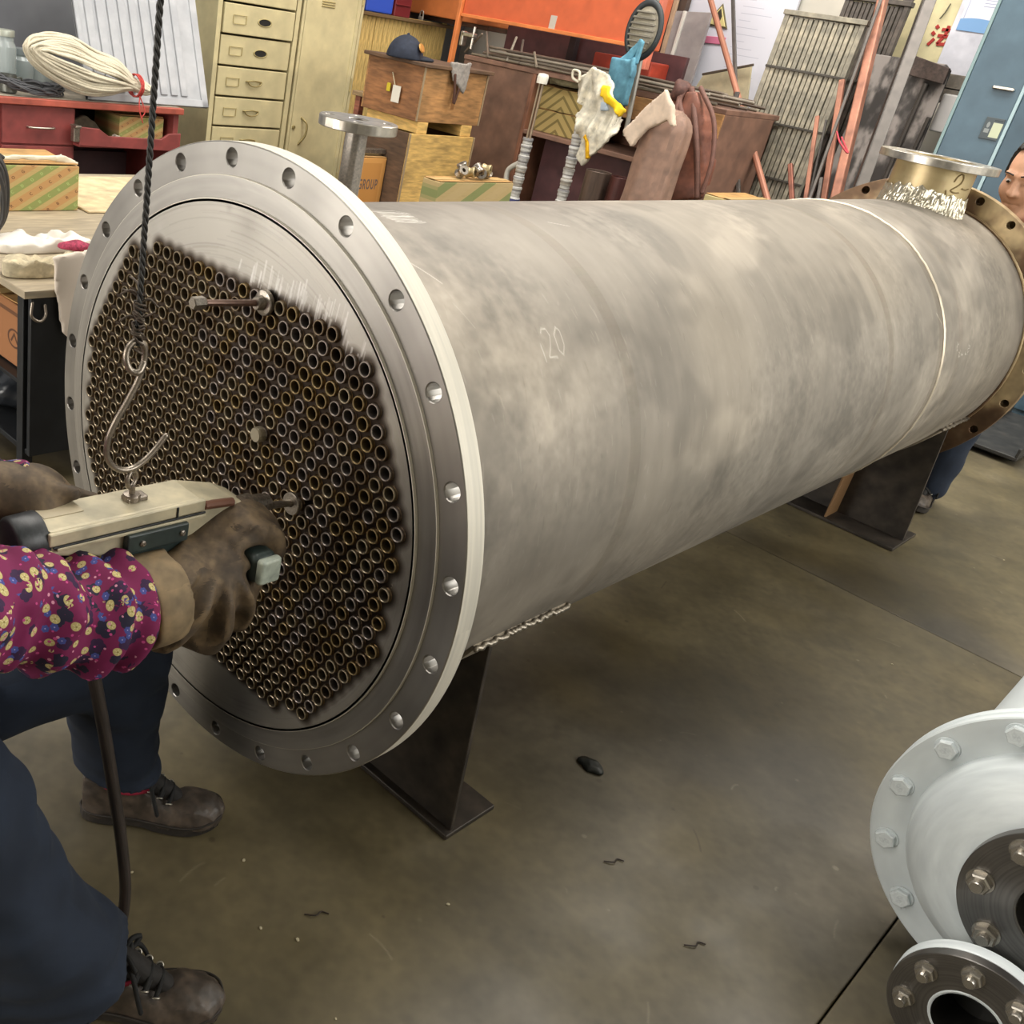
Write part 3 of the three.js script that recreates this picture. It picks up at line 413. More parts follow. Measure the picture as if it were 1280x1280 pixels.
// work shoe: +x towards the toe
const M_shoe = MT(mottle(0x4a4037, .5, .12, 7, 81), .5), M_sole = MT(mottle(0x2b251f, .4, .1, 7, 83), .75), M_lace = M(0x0d0d0d, .8), M_eyelet = M(0xb5b0a4, .3, .8), M_lining = M(0x8c1531, .8);
function makeShoe(parent, at, turn, lift = 0) {
  const g = new THREE.Group(); g.name = 'shoe'; g.position.set(at[0] - parent.position.x, at[1], at[2] - parent.position.z); g.rotation.set(0, turn, lift); parent.add(g);
  const half = x => { const t = (x + .15) / .30; return (.033 + .021 * sstep(.3, .75, t)) * Math.sqrt(clamp(1 - Math.pow(Math.abs(t - .5) * 2, 5))) + .001; };
  const pts = []; for (let i = 0; i <= 40; i++) { const x = -.15 + .30 * i / 40; pts.push([x, half(x) + .004 * sstep(.2, .8, i / 40)]); } for (let i = 40; i >= 0; i--) { const x = -.15 + .30 * i / 40; pts.push([x, -half(x)]); }
  const so = ext(poly(pts), .026, { bevel: .003 }); so.rotateX(-PI / 2); const p = so.attributes.position; for (let i = 0; i < p.count; i++) { const x = p.getX(i); p.setY(i, p.getY(i) + .012 * sstep(.08, .15, x) - (p.getY(i) < .01 && x > -.06 && x < 0 ? -.004 : 0)); } so.computeVertexNormals();
  const welt = []; for (let i = 0; i < 80; i++) { const a = pts[i]; welt.push([a[0] * 1.0, .027 + .012 * sstep(.08, .15, a[0]), -a[1] * 1.03]); }
  mk('sole', [so, tube(welt, .0028, 160, 5, true)], M_sole, g);
  mk('upper', netsUV((x, y, z) => {
    const t = (x + .15) / .30, w = half(clamp(x, -.146, .146)) - .001, top = mix(.098, .058, sstep(.35, .72, t)) - .012 * sstep(.85, 1, t) + .012 * sstep(.25, .0, t);
    const yy = clamp((y - .012) / (top - .012)); const ww = w * Math.sqrt(clamp(1 - Math.pow(yy, 2.6) * (t > .5 ? .96 : .55))); let d = Math.max(Math.abs(z) - ww, y - top, .016 - y, Math.abs(x) - .146);
    d = smin(ell(x, y, z, [.085, .038, .002], [.066, .036, .05]), -smin(-d, .004 - 0 * x, .001), .012);
    const open = cap(x, y, z, [-.075, .13, 0], [-.03, .125, 0], .034, .03); d = -smin(-d, open - 0, .008) ; return Math.max(d, .017 - y) + .004 * fold(x, y, z, 40, 4) + .003 * fold(x, y, z, 90, 6) * sstep(.0, .06, x);
  }, [-.165, .0, -.075], [.165, .13, .075], .0042), M_shoe, g);
  mk('tongue', netsUV((x, y, z) => Math.max(cap(x, y, z, [-.03, .125, 0], [.045, .066, 0], .024, .018), Math.abs(z) - .024) + .003 * fold(x, y, z, 50, 2), [-.07, .04, -.04], [.08, .16, .04], .004), M(0x1b1816, .8), g);
  const lc = [], rl = rng(4); for (let k = 0; k < 4; k++) { const x = .038 - k * .02, y = .082 + k * .0150; for (const s of [-1, 1]) { const e = new THREE.TorusGeometry(.0056, .0018, 6, 14); e.rotateX(PI / 2 - s * .75); e.translate(x - .004, y - .010, s * .032); const m = mk('eyelet', e, M_eyelet, g); } lc.push(tube([[x - .004, y - .010, -.031], [x + .003, y + .010, 0], [x - .004, y - .010, .031]], .0044, 14, 6)); lc.push(tube([[x - .004, y - .010, -.031], [x - .012, y + .017, 0], [x - .022, y + .004, .031]], .0044, 14, 6)); }
  for (const s of [-1, 1]) { lc.push(tube([[-.03, .127, 0], [-.02, .15, s * .018], [-.005, .14, s * .035], [-.02, .128, s * .012], [-.03, .127, 0]], .0046, 30, 6)); lc.push(tube([[-.03, .127, 0], [-.01, .125, s * .03], [.005, .085, s * .05], [.012, .06, s * .054]], .0044, 20, 6)); }
  for (let k = 0; k < 10; k++) { const a = rl() * 6; lc.push(tube([[-.03 + .01 * Math.cos(a), .125 + .01 * rl(), .012 * Math.sin(a)], [-.03 + .018 * Math.cos(a + 1), .133 + .012 * rl(), .02 * Math.sin(a + 1)], [-.03 + .01 * Math.cos(a + 2.4), .128, .012 * Math.sin(a + 2.4)]], .0044, 12, 6)); }
  mk('laces', lc, M_lace, g);
  mk('lining', tube([[-.005, .103, -.028], [-.05, .098, -.036], [-.1, .106, -.028], [-.118, .112, 0], [-.1, .106, .028], [-.05, .098, .036], [-.005, .103, .028]], .004, 40, 6), M_lining, g);
}
makeShoe(worker, [-.115, .001, .035], -R(38)); makeShoe(worker, [-.385, .001, .395], -R(40));
{ const s = thing('stool', 'low wooden stool under the seated worker', 'stool', [-.72, 0, -.03]); mk('seat', box(.3, .03, .3, 0, .27, 0, { r: .008 }), M(0x6b5136, .7), s); for (const a of [-1, 1]) for (const b of [-1, 1]) mk('leg', rod([a * .13, 0, b * .13], [a * .1, .26, b * .1], .016), M(0x5d4630, .7), s); }
// the second worker looking over the far flange
const man = thing('person', 'worker in dark clothes peering over the far flange beside the blue cabinet', 'person', [3.86, 0, .06]);
{
  const skin = makeHead(man, [3.63, 1.39, 0.218], [0, R(180 - 14), -.32], 1.12, 0);
  const H = [3.63, 1.39, 0.218], hx0 = H[0], hy = H[1], hz = H[2];
  const bodyG = nets((x, y, z) => { let d = cap(x, y, z, [hx0 + .07, hy - .16, hz], [hx0 + .24, .85, hz], .06, .1); d = smin(d, cap(x, y, z, [hx0 + .12, hy - .24, hz - .14], [hx0 + .12, hy - .24, hz + .14], .06, .06), .06); for (const s of [-1, 1]) { d = smin(d, cap(x, y, z, [hx0 + .24, .85, hz + s * .09], [hx0 + .24, .08, hz + s * .11], .08, .05), .03); d = smin(d, cap(x, y, z, [hx0 + .12, hy - .24, hz + s * .17], [hx0 + .22, .8, hz + s * .24], .05, .035), .03); d = smin(d, ell(x, y, z, [hx0 + .24, .74, hz + s * .24], [.04, .09, .025]), .02); } return d; }, [hx0 - .12, .0, hz - .34], [hx0 + .4, hy, hz + .34], .016);
  mkW('body', [shift(skin, { position: V(-man.position.x, 0, -man.position.z) }), boxUV(bodyG)], M_skin, man);
  mkW('jacket', netsUV((x, y, z) => { let d = cap(x, y, z, [hx0 + .1, hy - .24, hz], [hx0 + .24, .8, hz], .1, .14); d = smin(d, cap(x, y, z, [hx0 + .12, hy - .23, hz - .15], [hx0 + .12, hy - .23, hz + .15], .085, .085), .06); for (const s of [-1, 1]) d = smin(d, cap(x, y, z, [hx0 + .12, hy - .24, hz + s * .18], [hx0 + .22, .8, hz + s * .245], .07, .05), .03); return d + .015 * fold(x, y, z, 12, 4); }, [hx0 - .1, .65, hz - .36], [hx0 + .45, hy - .04, hz + .36], .013), M(0x23262b, .9), man);
  mkW('trousers', netsUV((x, y, z) => { let d = 1; for (const s of [-1, 1]) d = smin(d, cap(x, y, z, [hx0 + .24, .85, hz + s * .09], [hx0 + .24, .1, hz + s * .11], .11, .075), .03); return d + .015 * fold(x, y, z, 12, 4); }, [hx0 + .05, .03, hz - .26], [hx0 + .42, 1.0, hz + .26], .016), M_navy, man);
  const col = []; for (let i = 0; i < 24; i++) { const a = i / 24 * 2 * PI; col.push([hx0 + .05 + .075 * Math.cos(a), hy - .165 + .01 * Math.cos(a), hz + .075 * Math.sin(a)]); } mkW('collar', tube(col, .022, 60, 8, true), M(0x8e1f2c, .8), man);
  for (const s of [-1, 1]) makeShoe(man, [hx0 + .2, .001, hz + s * .11], R(180));
}

// ---------- tools at the tube sheet ----------
const M_cream = MT(mottle(0xb3aa90, .22, .2, 9, 91), .42, .1), M_dark = MT(mottle(0x24272a, .3, .1, 8, 92), .4), M_grn = MT(mottle(0x2f3a38, .25, .1, 8, 93), .38), M_steel = MT(mottle(0x9c948a, .2, .1, 8, 94), .3, .9), M_wire = MT(mottle(0x93897d, .25, .05, 8, 95), .35, .85);
const tool = thing('power_tool', 'cream electric tube tool with dark end cap, hanging from a wire hook at tube ends', 'power tool', [-.3, .85, .224]);
{
  const O = tool.position, P = (x, y, z) => [x - O.x, y - O.y, z - O.z];
  const prof = [[-.5, .884], [-.5, .922], [-.255, .916], [-.185, .897], [-.152, .88], [-.146, .872], [-.146, .848], [-.2, .842], [-.36, .845]].map(p => [p[0] - O.x, p[1] - O.y]);
  const b = ext(poly(prof), .074, { bevel: .005, bs: 2 }); b.translate(0, 0, -.037); mk('housing', b, M_cream, tool);
  mk('side_rail', [box(.255, .02, .008, ...P(-.376, .909, .263), { r: .003, rot: [0, 0, -.012] }), box(.245, .006, .012, ...P(-.37, .8925, .262), { r: .002, rot: [0, 0, -.02] })], M_cream, tool);
  mk('trim_line', [box(.25, .003, .003, ...P(-.373, .8975, .2665), { r: .001, rot: [0, 0, -.014] }), box(.003, .018, .003, ...P(-.3, .907, .268), { r: .001 })], M_dark, tool);
  mk('reverse_lever', rod(P(-.25, .905, .262), P(-.19, .896, .258), .007), M(0x6d4a3a, .5, .3), tool);
  mk('end_cap', [lathe([[.001, -.032], [.03, -.032], [.037, -.026], [.038, .012], [.03, .014]], 24, 'x', P(-.512, .897, .228)), box(.03, .05, .07, ...P(-.512, .893, .224), { r: .012, s: 2 })], M_dark, tool);
  const pl = mk('cover_plate', [box(.105, .03, .014, ...P(-.334, .876, .268), { r: .003, rot: [0, 0, -.02] }), box(.11, .05, .02, ...P(-.33, .858, .258), { r: .006 })], M_grn, tool);
  for (const [x, y] of [[-.362, .876], [-.294, .876]]) { const s = latheC([[.0001, .003], [.003, .003], [.0048, .0015], [.005, -.003]], 14, 'z', [x - O.x, y - O.y, .276 - O.z]); mk('screw', [s, box(.006, .001, .001, x - O.x, y - O.y, .2795 - O.z, { r: .0003, rot: [0, 0, .5] })], M_steel, pl); }
  mk('nameplate', box(.06, .0012, .03, ...P(-.46, .9216, .212), { r: .0004, rot: [0, 0, -.02] }), M(0xb3a78c, .5), tool);
  mk('chuck', latheC([[.0001, 0], [.021, 0], [.0225, .002], [.0225, .025], [.018, .03], [.017, .05], [.0145, .053], [.0145, .062], [.012, .065], [.0001, .065]], 32, 'x', P(-.15, .8555, .224)), M_steel, tool);
  const m = rod(P(-.1, .85, .224), P(-.012, .838, .224), .0062, 14); mk('mandrel', [m, latheC([[.006, .0], [.019, 0], [.02, .0015], [.02, .006], [.012, .008], [.011, .014], [.0095, .016]], 28, 'x', P(-.034, .8395, .224))], M_steel, tool);
  // eye bolt on top
  const e = new THREE.TorusGeometry(.0125, .0034, 8, 24); e.rotateY(.5); e.translate(...P(-.352, .952, .222)); mk('eye_bolt', [e, latheC([[.0001, .024], [.0045, .024], [.0045, .012], [.012, .011], [.013, .009], [.013, 0]], 18, 'y', P(-.35, .917, .222)), box(.034, .008, .02, ...P(-.345, .921, .222), { r: .002 })], M_wire, tool);
  // grip with pale butt
  const gp = mk('grip', box(.046, .05, .11, ...P(-.183, .82, .29), { r: .012, s: 3 }), M_grn, tool);
  mk('grip_butt', box(.042, .044, .016, ...P(-.181, .82, .349), { r: .007, s: 3 }), MT(mottle(0xa9b2a6, .18, .08, 8, 97), .4), gp);
  // cord
  mk('power_cord', tube([P(-.45, .85, .23), P(-.445, .79, .235), P(-.43, .69, .262), P(-.405, .56, .268), P(-.381, .423, .272), P(-.362, .28, .285), P(-.358, .163, .3), P(-.38, .07, .31), P(-.46, .014, .33), P(-.7, .011, .42), P(-1.0, .011, .3)], .0105, 110, 10), MT(mottle(0x2c2521, .4, .2, 9, 98), .5), tool);
}
// wire hook
const hk = mk('wire_hook', tube([[-.352, 1.128, .231], [-.361, 1.118, .234], [-.37, 1.12, .23], [-.3755, 1.134, .225], [-.371, 1.15, .222], [-.36, 1.157, .222], [-.348, 1.15, .222], [-.345, 1.135, .222], [-.352, 1.105, .223], [-.368, 1.075, .224], [-.385, 1.047, .224], [-.396, 1.02, .224], [-.396, .997, .224], [-.386, .98, .224], [-.37, .9705, .224], [-.352, .970, .224], [-.335, .978, .224], [-.316, .994, .224], [-.301, 1.011, .224]], .0046, 160, 10), M_wire);
tag(hk, 'bent steel wire S-hook holding the power tool below the rope', 'hook');
{ // twisted wire rope
  const top = [-.357, 4.85, .224], yb = 1.155, geos = []; const rr = .0021;
  for (let k = 0; k < 3; k++) { const pts = [], n = 700, y1 = 1.9; for (let i = 0; i <= n; i++) { const y = mix(yb - .003, y1, i / n), a = y * 190 + k * 2.094; pts.push(V(-.36 + .0023 * Math.cos(a), y, .224 + .0023 * Math.sin(a))); } geos.push(N(new THREE.TubeGeometry(new THREE.CatmullRomCurve3(pts), 1400, rr, 5))); }
  geos.push(rod([-.36, 1.88, .224], [-.36, 4.88, .224], .0044, 8));
  const rope = thing('wire_rope', 'twisted dark wire rope hanging from above in front of the tube sheet', 'rope', [-.36, 1.155, .224]);
  mkW('rope', geos, MT(mottle(0x3b3a38, .35, .05, 8, 99), .55, .3), rope);
  const kn = [], r = rng(8); for (let k = 0; k < 7; k++) { const a0 = r() * 6, y0 = 1.15 + k * .008, pts = []; for (let i = 0; i <= 10; i++) { const a = a0 + i * .9; pts.push([-.36 + (.005 + .004 * r()) * Math.cos(a), y0 + .003 * i - .01 + .006 * r(), .224 + (.005 + .004 * r()) * Math.sin(a)]); } kn.push(tube(pts, 0.0017, 40, 5)); }
  for (let k = 0; k < 7; k++) { const a = r() * 6, y = 1.17 + r() * .06; kn.push(tube([[-.36, y, .224], [-.36 + .012 * Math.cos(a), y + .006, .224 + .012 * Math.sin(a)], [-.36 + .024 * Math.cos(a), y - .004 + .02 * r(), .224 + .024 * Math.sin(a)]], .0016, 10, 5)); }
  mkW('knot', kn, MT(mottle(0x4d4339, .4, .05, 8, 100), .6, .3), rope);
}
{ // spare expander pin left standing in a tube of the top row
  const y = AX + .3604, z = .0801, e = thing('expander_pin', 'thin steel rod with a round collar stuck in the top row of tubes', 'rod', [-.012, y, z]);
  mk('collar', latheC([[.008, .006], [.02, .006], [.0215, .004], [.0215, -.001], [.02, -.003], [.012, -.0045], [.011, -.016], [.0095, -.018], [.0001, -.018]], 28, 'x', [-.012, 0, 0]), M_steel, e);
  mk('shaft', rod([-.02, 0, 0], [-.128, .004, -.012], .0055, 12), MT(mottle(0x7d665c, .2, .1, 8, 3), .35, .8), e);
  mk('head', [latheC([[.0001, -.012], [.009, -.012], [.0105, -.01], [.0105, .01], [.009, .012], [.0001, .012]], 6, 'x', [-.135, .0045, -.0125])], M_steel, e);
}
{ const s = M_steel, e = mk('expander_plug', latheC([[.0001, -.022], [.012, -.022], [.014, -.018], [.014, -.008], [.011, -.006], [.011, .012]], 20, 'x', [-.012, AX + 5 * PY, 3.5 * PZ]), MT(mottle(0x9a927f, .2, .1, 8, 3), .4, .6)); tag(e, 'small pale plug pushed into a tube above the tool', 'plug'); }

// ---------- left: black work table, desk, cabinets, crates ----------
const cardMap = (seed, bg, s1, s2, txt, ang = -.62) => canvasTex(512, 320, (c, w, h) => {     // printed carton: slanted bands with rows of small print
  const r = rng(seed); c.fillStyle = bg; c.fillRect(0, 0, w, h); c.save(); c.translate(w / 2, h / 2); c.rotate(ang);
  for (let k = -4; k <= 4; k++) { c.fillStyle = k % 2 ? s1 : s2; c.globalAlpha = .75; c.fillRect(-w, k * 78 - 24, 2 * w, 48); c.globalAlpha = 1; c.font = 'bold 30px sans-serif'; c.fillStyle = k % 2 ? 'rgba(170,190,120,.75)' : 'rgba(88,58,40,.75)'; for (let i = -5; i < 6; i++) c.fillText(txt[(Math.abs(i) + k + 8) % txt.length], i * 74 + k * 13, k * 78 + 11); }
  c.restore(); for (let i = 0; i < 400; i++) { c.fillStyle = `rgba(70,50,30,${.05 * r()})`; c.fillRect(r() * w, r() * h, 3 + r() * 40, 1 + r() * 5); }
});
const faceMapXY = (g, x0, x1, y0, y1, ax = 'x') => { const p = g.attributes.position, uv = g.attributes.uv; for (let i = 0; i < p.count; i++) uv.setXY(i, ((ax === 'x' ? p.getX(i) : p.getZ(i)) - x0) / (x1 - x0), (p.getY(i) - y0) / (y1 - y0)); return g; };
const M_card = MT(mottle(0xa8824f, .14, .3, 8, 111), .85), M_cardIn = M(0x8f6c40, .9);
function carton(name, label, x0, x1, y0, y1, z0, z1, map, ax = 'x', open = false, group) {
  const t = thing(name, label, 'box', [(x0 + x1) / 2, y0, (z0 + z1) / 2], 0, group); const w = x1 - x0, h = y1 - y0, d = z1 - z0;
  const body = box(w, h, d, 0, h / 2, 0, { r: .004 }); mk('body', ax === 'x' ? faceMapXY(body, -w / 2, w / 2, 0, h) : faceMapXY(body, -d / 2, d / 2, 0, h, 'z'), map ? MT(map, .85) : M_card, t);
  mk('flap', [box(w * .98, .004, d * .48, 0, h + .004, -d * .25, { rot: [.05, 0, 0] }), box(w * .98, .004, d * .48, 0, h + .004, d * .25, { rot: [-.05, 0, 0] })], M_card, t);
  mk('packing_tape', box(w * 1.003, .0015, .05, 0, h + .0075, 0, { r: .0005 }), M(0xb59a68, .4), t); return t;
}
// thick draped cloth: outline in (a, y), a along x ('z' plane) or z ('x' plane), at depth c with folds
function polySDF(px, py, v) { let d = 1e9, s = 1; for (let i = 0, j = v.length - 1; i < v.length; j = i, i++) { const ex = v[j][0] - v[i][0], ey = v[j][1] - v[i][1], wx = px - v[i][0], wy = py - v[i][1], t = clamp((wx * ex + wy * ey) / (ex * ex + ey * ey)); const bx = wx - ex * t, by = wy - ey * t; d = Math.min(d, bx * bx + by * by); const c1 = py >= v[i][1], c2 = py < v[j][1], c3 = ex * wy > ey * wx; if ((c1 && c2 && c3) || (!c1 && !c2 && !c3)) s = -s; } return s * Math.sqrt(d); }
function drape(pts, plane, c, t, o = {}) {
  const cell = o.cell ?? .011, fo = o.fold ?? .03, ff = o.freq ?? 9, s = o.seed ?? 1; const A = pts.map(p => p[0]), Y = pts.map(p => p[1]); const m = .05 + fo; const f0 = (a, y, w) => { const off = fo * (n3(a * ff, y * ff * .35, 1, s)) + fo * .5 * n3(a * ff * 2.3, y * ff * .8, 3, s + 2); return Math.max(polySDF(a, y, pts) + .008 * n3(a * 30, y * 30, 5, s), Math.abs(w - c - off - (o.lean ?? 0) * (y - Y[0])) - t) ; };
  const lo = [Math.min(...A) - .03, Math.min(...Y) - .03], hi = [Math.max(...A) + .03, Math.max(...Y) + .03];
  return plane === 'z' ? netsUV((x, y, z) => f0(x, y, z), [lo[0], lo[1], c - m - t], [hi[0], hi[1], c + m + t], cell) : netsUV((x, y, z) => f0(z, y, x), [c - m - t, lo[1], lo[0]], [c + m + t, hi[1], hi[0]], cell);
}
const blobNet = (f, lo, hi, c) => netsUV(f, lo, hi, c);
// black steel work table, open toward the near end
const M_tabtop = MT(mottle(0x9a8d76, .22, .6, 8, 115, [1, 3]), .6), M_blk = MT(mottle(0x1d1f22, .3, .5, 6, 116), .45, .2);
{ const t = thing('work_table', 'black steel work table with a worn tan top, open at its near end', 'table', [1.1, 0, -2.2]);
  mkW('tabletop', minmax(.33, 2.0, .655, .68, -3.0, -1.405, { r: .003 }), M_tabtop, t);
  mkW('front_panel', minmax(.36, 1.98, .12, .655, -1.44, -1.42, { r: .003 }), M_blk, t); mkW('back_panel', minmax(.36, 1.98, .12, .655, -2.98, -2.96, { r: .003 }), M_blk, t); mkW('end_panel', minmax(1.96, 1.98, .12, .655, -2.96, -1.44, { r: .003 }), M_blk, t);
  mkW('shelf', minmax(.36, 1.96, .12, .14, -2.96, -1.44, { r: .003 }), M_blk, t); mkW('shelf', minmax(.38, 1.96, .33, .345, -2.96, -1.44, { r: .003 }), M_blk, t);
  for (const z of [-2.96, -1.47]) for (const x of [.37, 1.94]) mkW('leg', minmax(x - .02, x + .02, 0, .655, z - .02, z + .02), M_blk, t);
  mkW('hook', tube([[.36, .64, -1.412], [.355, .6, -1.405], [.38, .585, -1.4], [.4, .6, -1.404], [.402, .63, -1.412]], .005, 24, 6), M_wire, t);
}
carton('cardboard_box', 'brown cardboard box inside the black work table', .42, .9, .35, .56, -2.0, -1.52, canvasTex(256, 160, (c, w, h) => { c.fillStyle = '#8a5c38'; c.fillRect(0, 0, w, h); c.fillStyle = '#5b3a22'; c.fillRect(0, 20, w, 10); c.strokeStyle = '#4a2d1a'; c.lineWidth = 5; c.beginPath(); c.arc(190, 90, 22, 0, 7); c.stroke(); c.beginPath(); c.moveTo(178, 100); c.lineTo(190, 78); c.lineTo(202, 100); c.stroke(); }), 'z');
tag(mk('plastic_bag', blobNet((x, y, z) => ell(x, y, z, [.62, .225, -1.78], [.17, .075, .24]) + .07 * n3(x * 9, y * 9, z * 9, 4) + .03 * n3(x * 22, y * 22, z * 22, 6), [.34, .13, -2.1], [.9, .36, -1.43], .014), M(0x22252a, .3)), 'crumpled dark plastic bag on the bottom shelf of the black table', 'bag');
tag(mk('metal_sheet', minmax(.3, .85, 0.001, .008, -1.32, -.72, { r: .002 }), MT(mottle(0x4a443b, .3, .4, 8, 118), .6, .2)), 'dark flat metal sheet lying on the floor by the black table', 'sheet');
{ const t = carton('printed_carton', 'carton with green and tan slanted bands standing on the black table', .70, 1.04, .681, .85, -2.6, -2.33, cardMap(5, '#b8a06a', '#7d9150', '#b98a58', ['G', 'O', 'D', 'C', 'B', 'R']));
  mkW('paper', drape([[.7, .853], [.72, .88], [.98, .885], [1.05, .86], [1.04, .84], [.95, .862], [.8, .868], [.71, .858]], 'z', -2.36, .006, { cell: .007, fold: .02, seed: 4 }), M(0xdad3bd, .8), t); }
tag(mk('flattened_carton', minmax(1.06, 1.65, .682, .69, -2.9, -2.28, { r: .002 }), MT(mottle(0xc4b08c, .2, .3, 8, 119), .85)), 'pale flattened carton lying beside the printed box on the table', 'cardboard');
{ const f = (cx, cz, w, d, s) => (x, y, z) => { const a = (x - cx) / w, b = (z - cz) / d, h = .034 + .05 * n3(x * 14, z * 14, 1, s) + .03 * n3(x * 30, z * 30, 2, s); return Math.max((Math.pow(Math.abs(a), 3) + Math.pow(Math.abs(b), 3) - 1) * Math.min(w, d) * .4 + .05 * n3(x * 9, z * 9, 7, s), y - .68 - h, .681 - y); };
  const p = [0.629, 0.69, -1.843], q = [0.5, 0.69, -1.578];
  const t = thing('rag', 'white crumpled glove with a red patch lying on the table', 'rag', [p[0], .681, p[2]]);
  mkW('cloth', blobNet(f(p[0], p[2], .2, .075, 3), [p[0] - .3, .67, p[2] - .15], [p[0] + .3, .78, p[2] + .15], .007), M(0xd6d0c6, .9), t);
  const r = [0.673, 0.71, -1.706]; mkW('patch', blobNet((x, y, z) => Math.max(ell(x, y, z, [r[0], .722, r[2]], [.06, .018, .035]), .7 - y) + .012 * n3(x * 30, y * 30, z * 30, 2), [r[0] - .1, .68, r[2] - .06], [r[0] + .1, .76, r[2] + .06], .006), MT(mottle(0x93304a, .6, .05, 9, 121), .85), t);
  tag(mk('rag', blobNet(f(q[0], q[2], .16, .06, 8), [q[0] - .25, .67, q[2] - .12], [q[0] + .25, .78, q[2] + .12], .007), MT(mottle(0xb6aa8e, .2, .1, 8, 122), .9)), 'beige crumpled canvas glove at the front edge of the table', 'rag');
  const w = [0.47, 0.627, -1.38]; tag(mk('rag', drape([[w[0] - .06, w[1] + .16], [w[0] + .1, w[1] + .18], [w[0] + .1, w[1] - .02], [w[0] + .03, w[1] - .12], [w[0] - .02, w[1] - .08]], 'z', -1.375, .008, { cell: .008, fold: .03 }), M(0xcbbfb2, .9)), 'white rag hanging over the table edge behind the flange', 'rag'); }
{ const L = [], r = rng(15); for (let k = 0; k < 6; k++) { const pts = []; for (let i = 0; i < 12; i++) { const a = i / 12 * 2 * PI; pts.push([.45 - .012 * k + .1 * Math.cos(a) + .02 * r(), .83 + .17 * Math.sin(a) + .012 * r(), -2.02 + .015 * k + .06 * Math.cos(a)]); } L.push(tube(pts, .007, 70, 6, true)); }
  L.push(rod([.52, .99, -2.2], [.66, .9, -2.2], .007), rod([.5, .97, -2.22], [.65, .88, -2.18], .006)); tag(mk('cable_coil', L, M(0x2c2a28, .5)), 'dark cable coil standing at the near end of the table', 'cable'); }
// red desk against the rear wall
const M_red = MT(mottle(0x7c3734, .16, .5, 6, 131), .55), M_redTop = MT(mottle(0xa35040, .16, .5, 6, 132), .5), M_maroon = MT(mottle(0x3a2124, .2, .5, 6, 133), .6), M_handle = M(0xb8b2a6, .3, .9);
{ const t = thing('desk', 'dark red office desk with drawers and a slide-out tray under coiled rope', 'desk', [2.2, 0, -4.7]);
  mkW('desktop', [minmax(1.3, 2.97, .762, .8, -5.03, -4.36, { r: .006 })], M_redTop, t); mkW('top_mat', minmax(1.32, 2.95, .8005, .803, -5.02, -4.39, { r: .001 }), MT(mottle(0x9c9384, .25, .4, 8, 134), .7), t);
  mkW('pedestal', minmax(1.72, 2.22, .05, .762, -5.0, -4.42, { r: .004 }), M_red, t); mkW('side_panel', minmax(2.92, 2.96, .0, .762, -5.0, -4.4, { r: .004 }), M_red, t); mkW('back_panel', minmax(2.22, 2.92, .12, .762, -5.0, -4.96, { r: .004 }), M_maroon, t); mkW('modesty_panel', minmax(2.22, 2.92, .1, .42, -4.95, -4.92, { r: .004 }), M_maroon, t);
  for (const [a, b] of [[.545, .758], [.3, .535], [.07, .29]]) { const d = mkW('drawer', minmax(1.745, 2.2, a, b, -4.425, -4.4, { r: .004 }), M_red, t); const h = tube([[1.9, (a + b) / 2 - .01, -4.4], [1.905, (a + b) / 2 - .01, -4.375], [2.06, (a + b) / 2 - .01, -4.375], [2.065, (a + b) / 2 - .01, -4.4]], .006, 30, 6); mk('handle', shift(h, t), M_handle, d); }
  const tr = [[2.2, .665], [2.2, .56], [2.93, .545], [2.93, .655], [2.84, .65], [2.78, .615], [2.4, .62], [2.33, .66]]; mkW('tray', [slab(tr, .02, 'z', -4.33), minmax(2.2, 2.93, .55, .565, -4.9, -4.33, { r: .003 })], M_red, t); mkW('tray_bracket', [minmax(2.16, 2.2, .58, .66, -4.36, -4.32), minmax(2.16, 2.2, .66, .675, -4.37, -4.3)], M_wire, t); }
carton('printed_carton', 'small green and tan striped carton on the slide-out tray of the desk', 2.55, 2.88, .57, .72, -4.75, -4.45, cardMap(6, '#b8a06a', '#8a9150', '#b98a58', ['G', 'D', 'C', 'O']));
{ const r = rng(6); const t = tag(mk('paper_scraps', [0, 1, 2, 3, 4].map(k => box(.05 + r() * .06, .006 + r() * .02, .05, 2.34 + k * .045, .58 + r() * .02, -4.42 + r() * .05, { rot: [0, r() * 3, r() * .4] })), M(0xb3a99c, .8)), 'pale odds and ends lying in the desk tray', 'odds and ends'); }
tag(mk('rag', drape([[2.24, .57], [2.26, .66], [2.36, .7], [2.44, .66], [2.5, .6], [2.5, .565]], 'z', -4.55, .02, { cell: .012, fold: .05 }), MT(mottle(0x5d5344, .3, .2, 8, 1), .9)), 'grey brown cloth heaped in the desk tray behind paper scraps', 'rag');
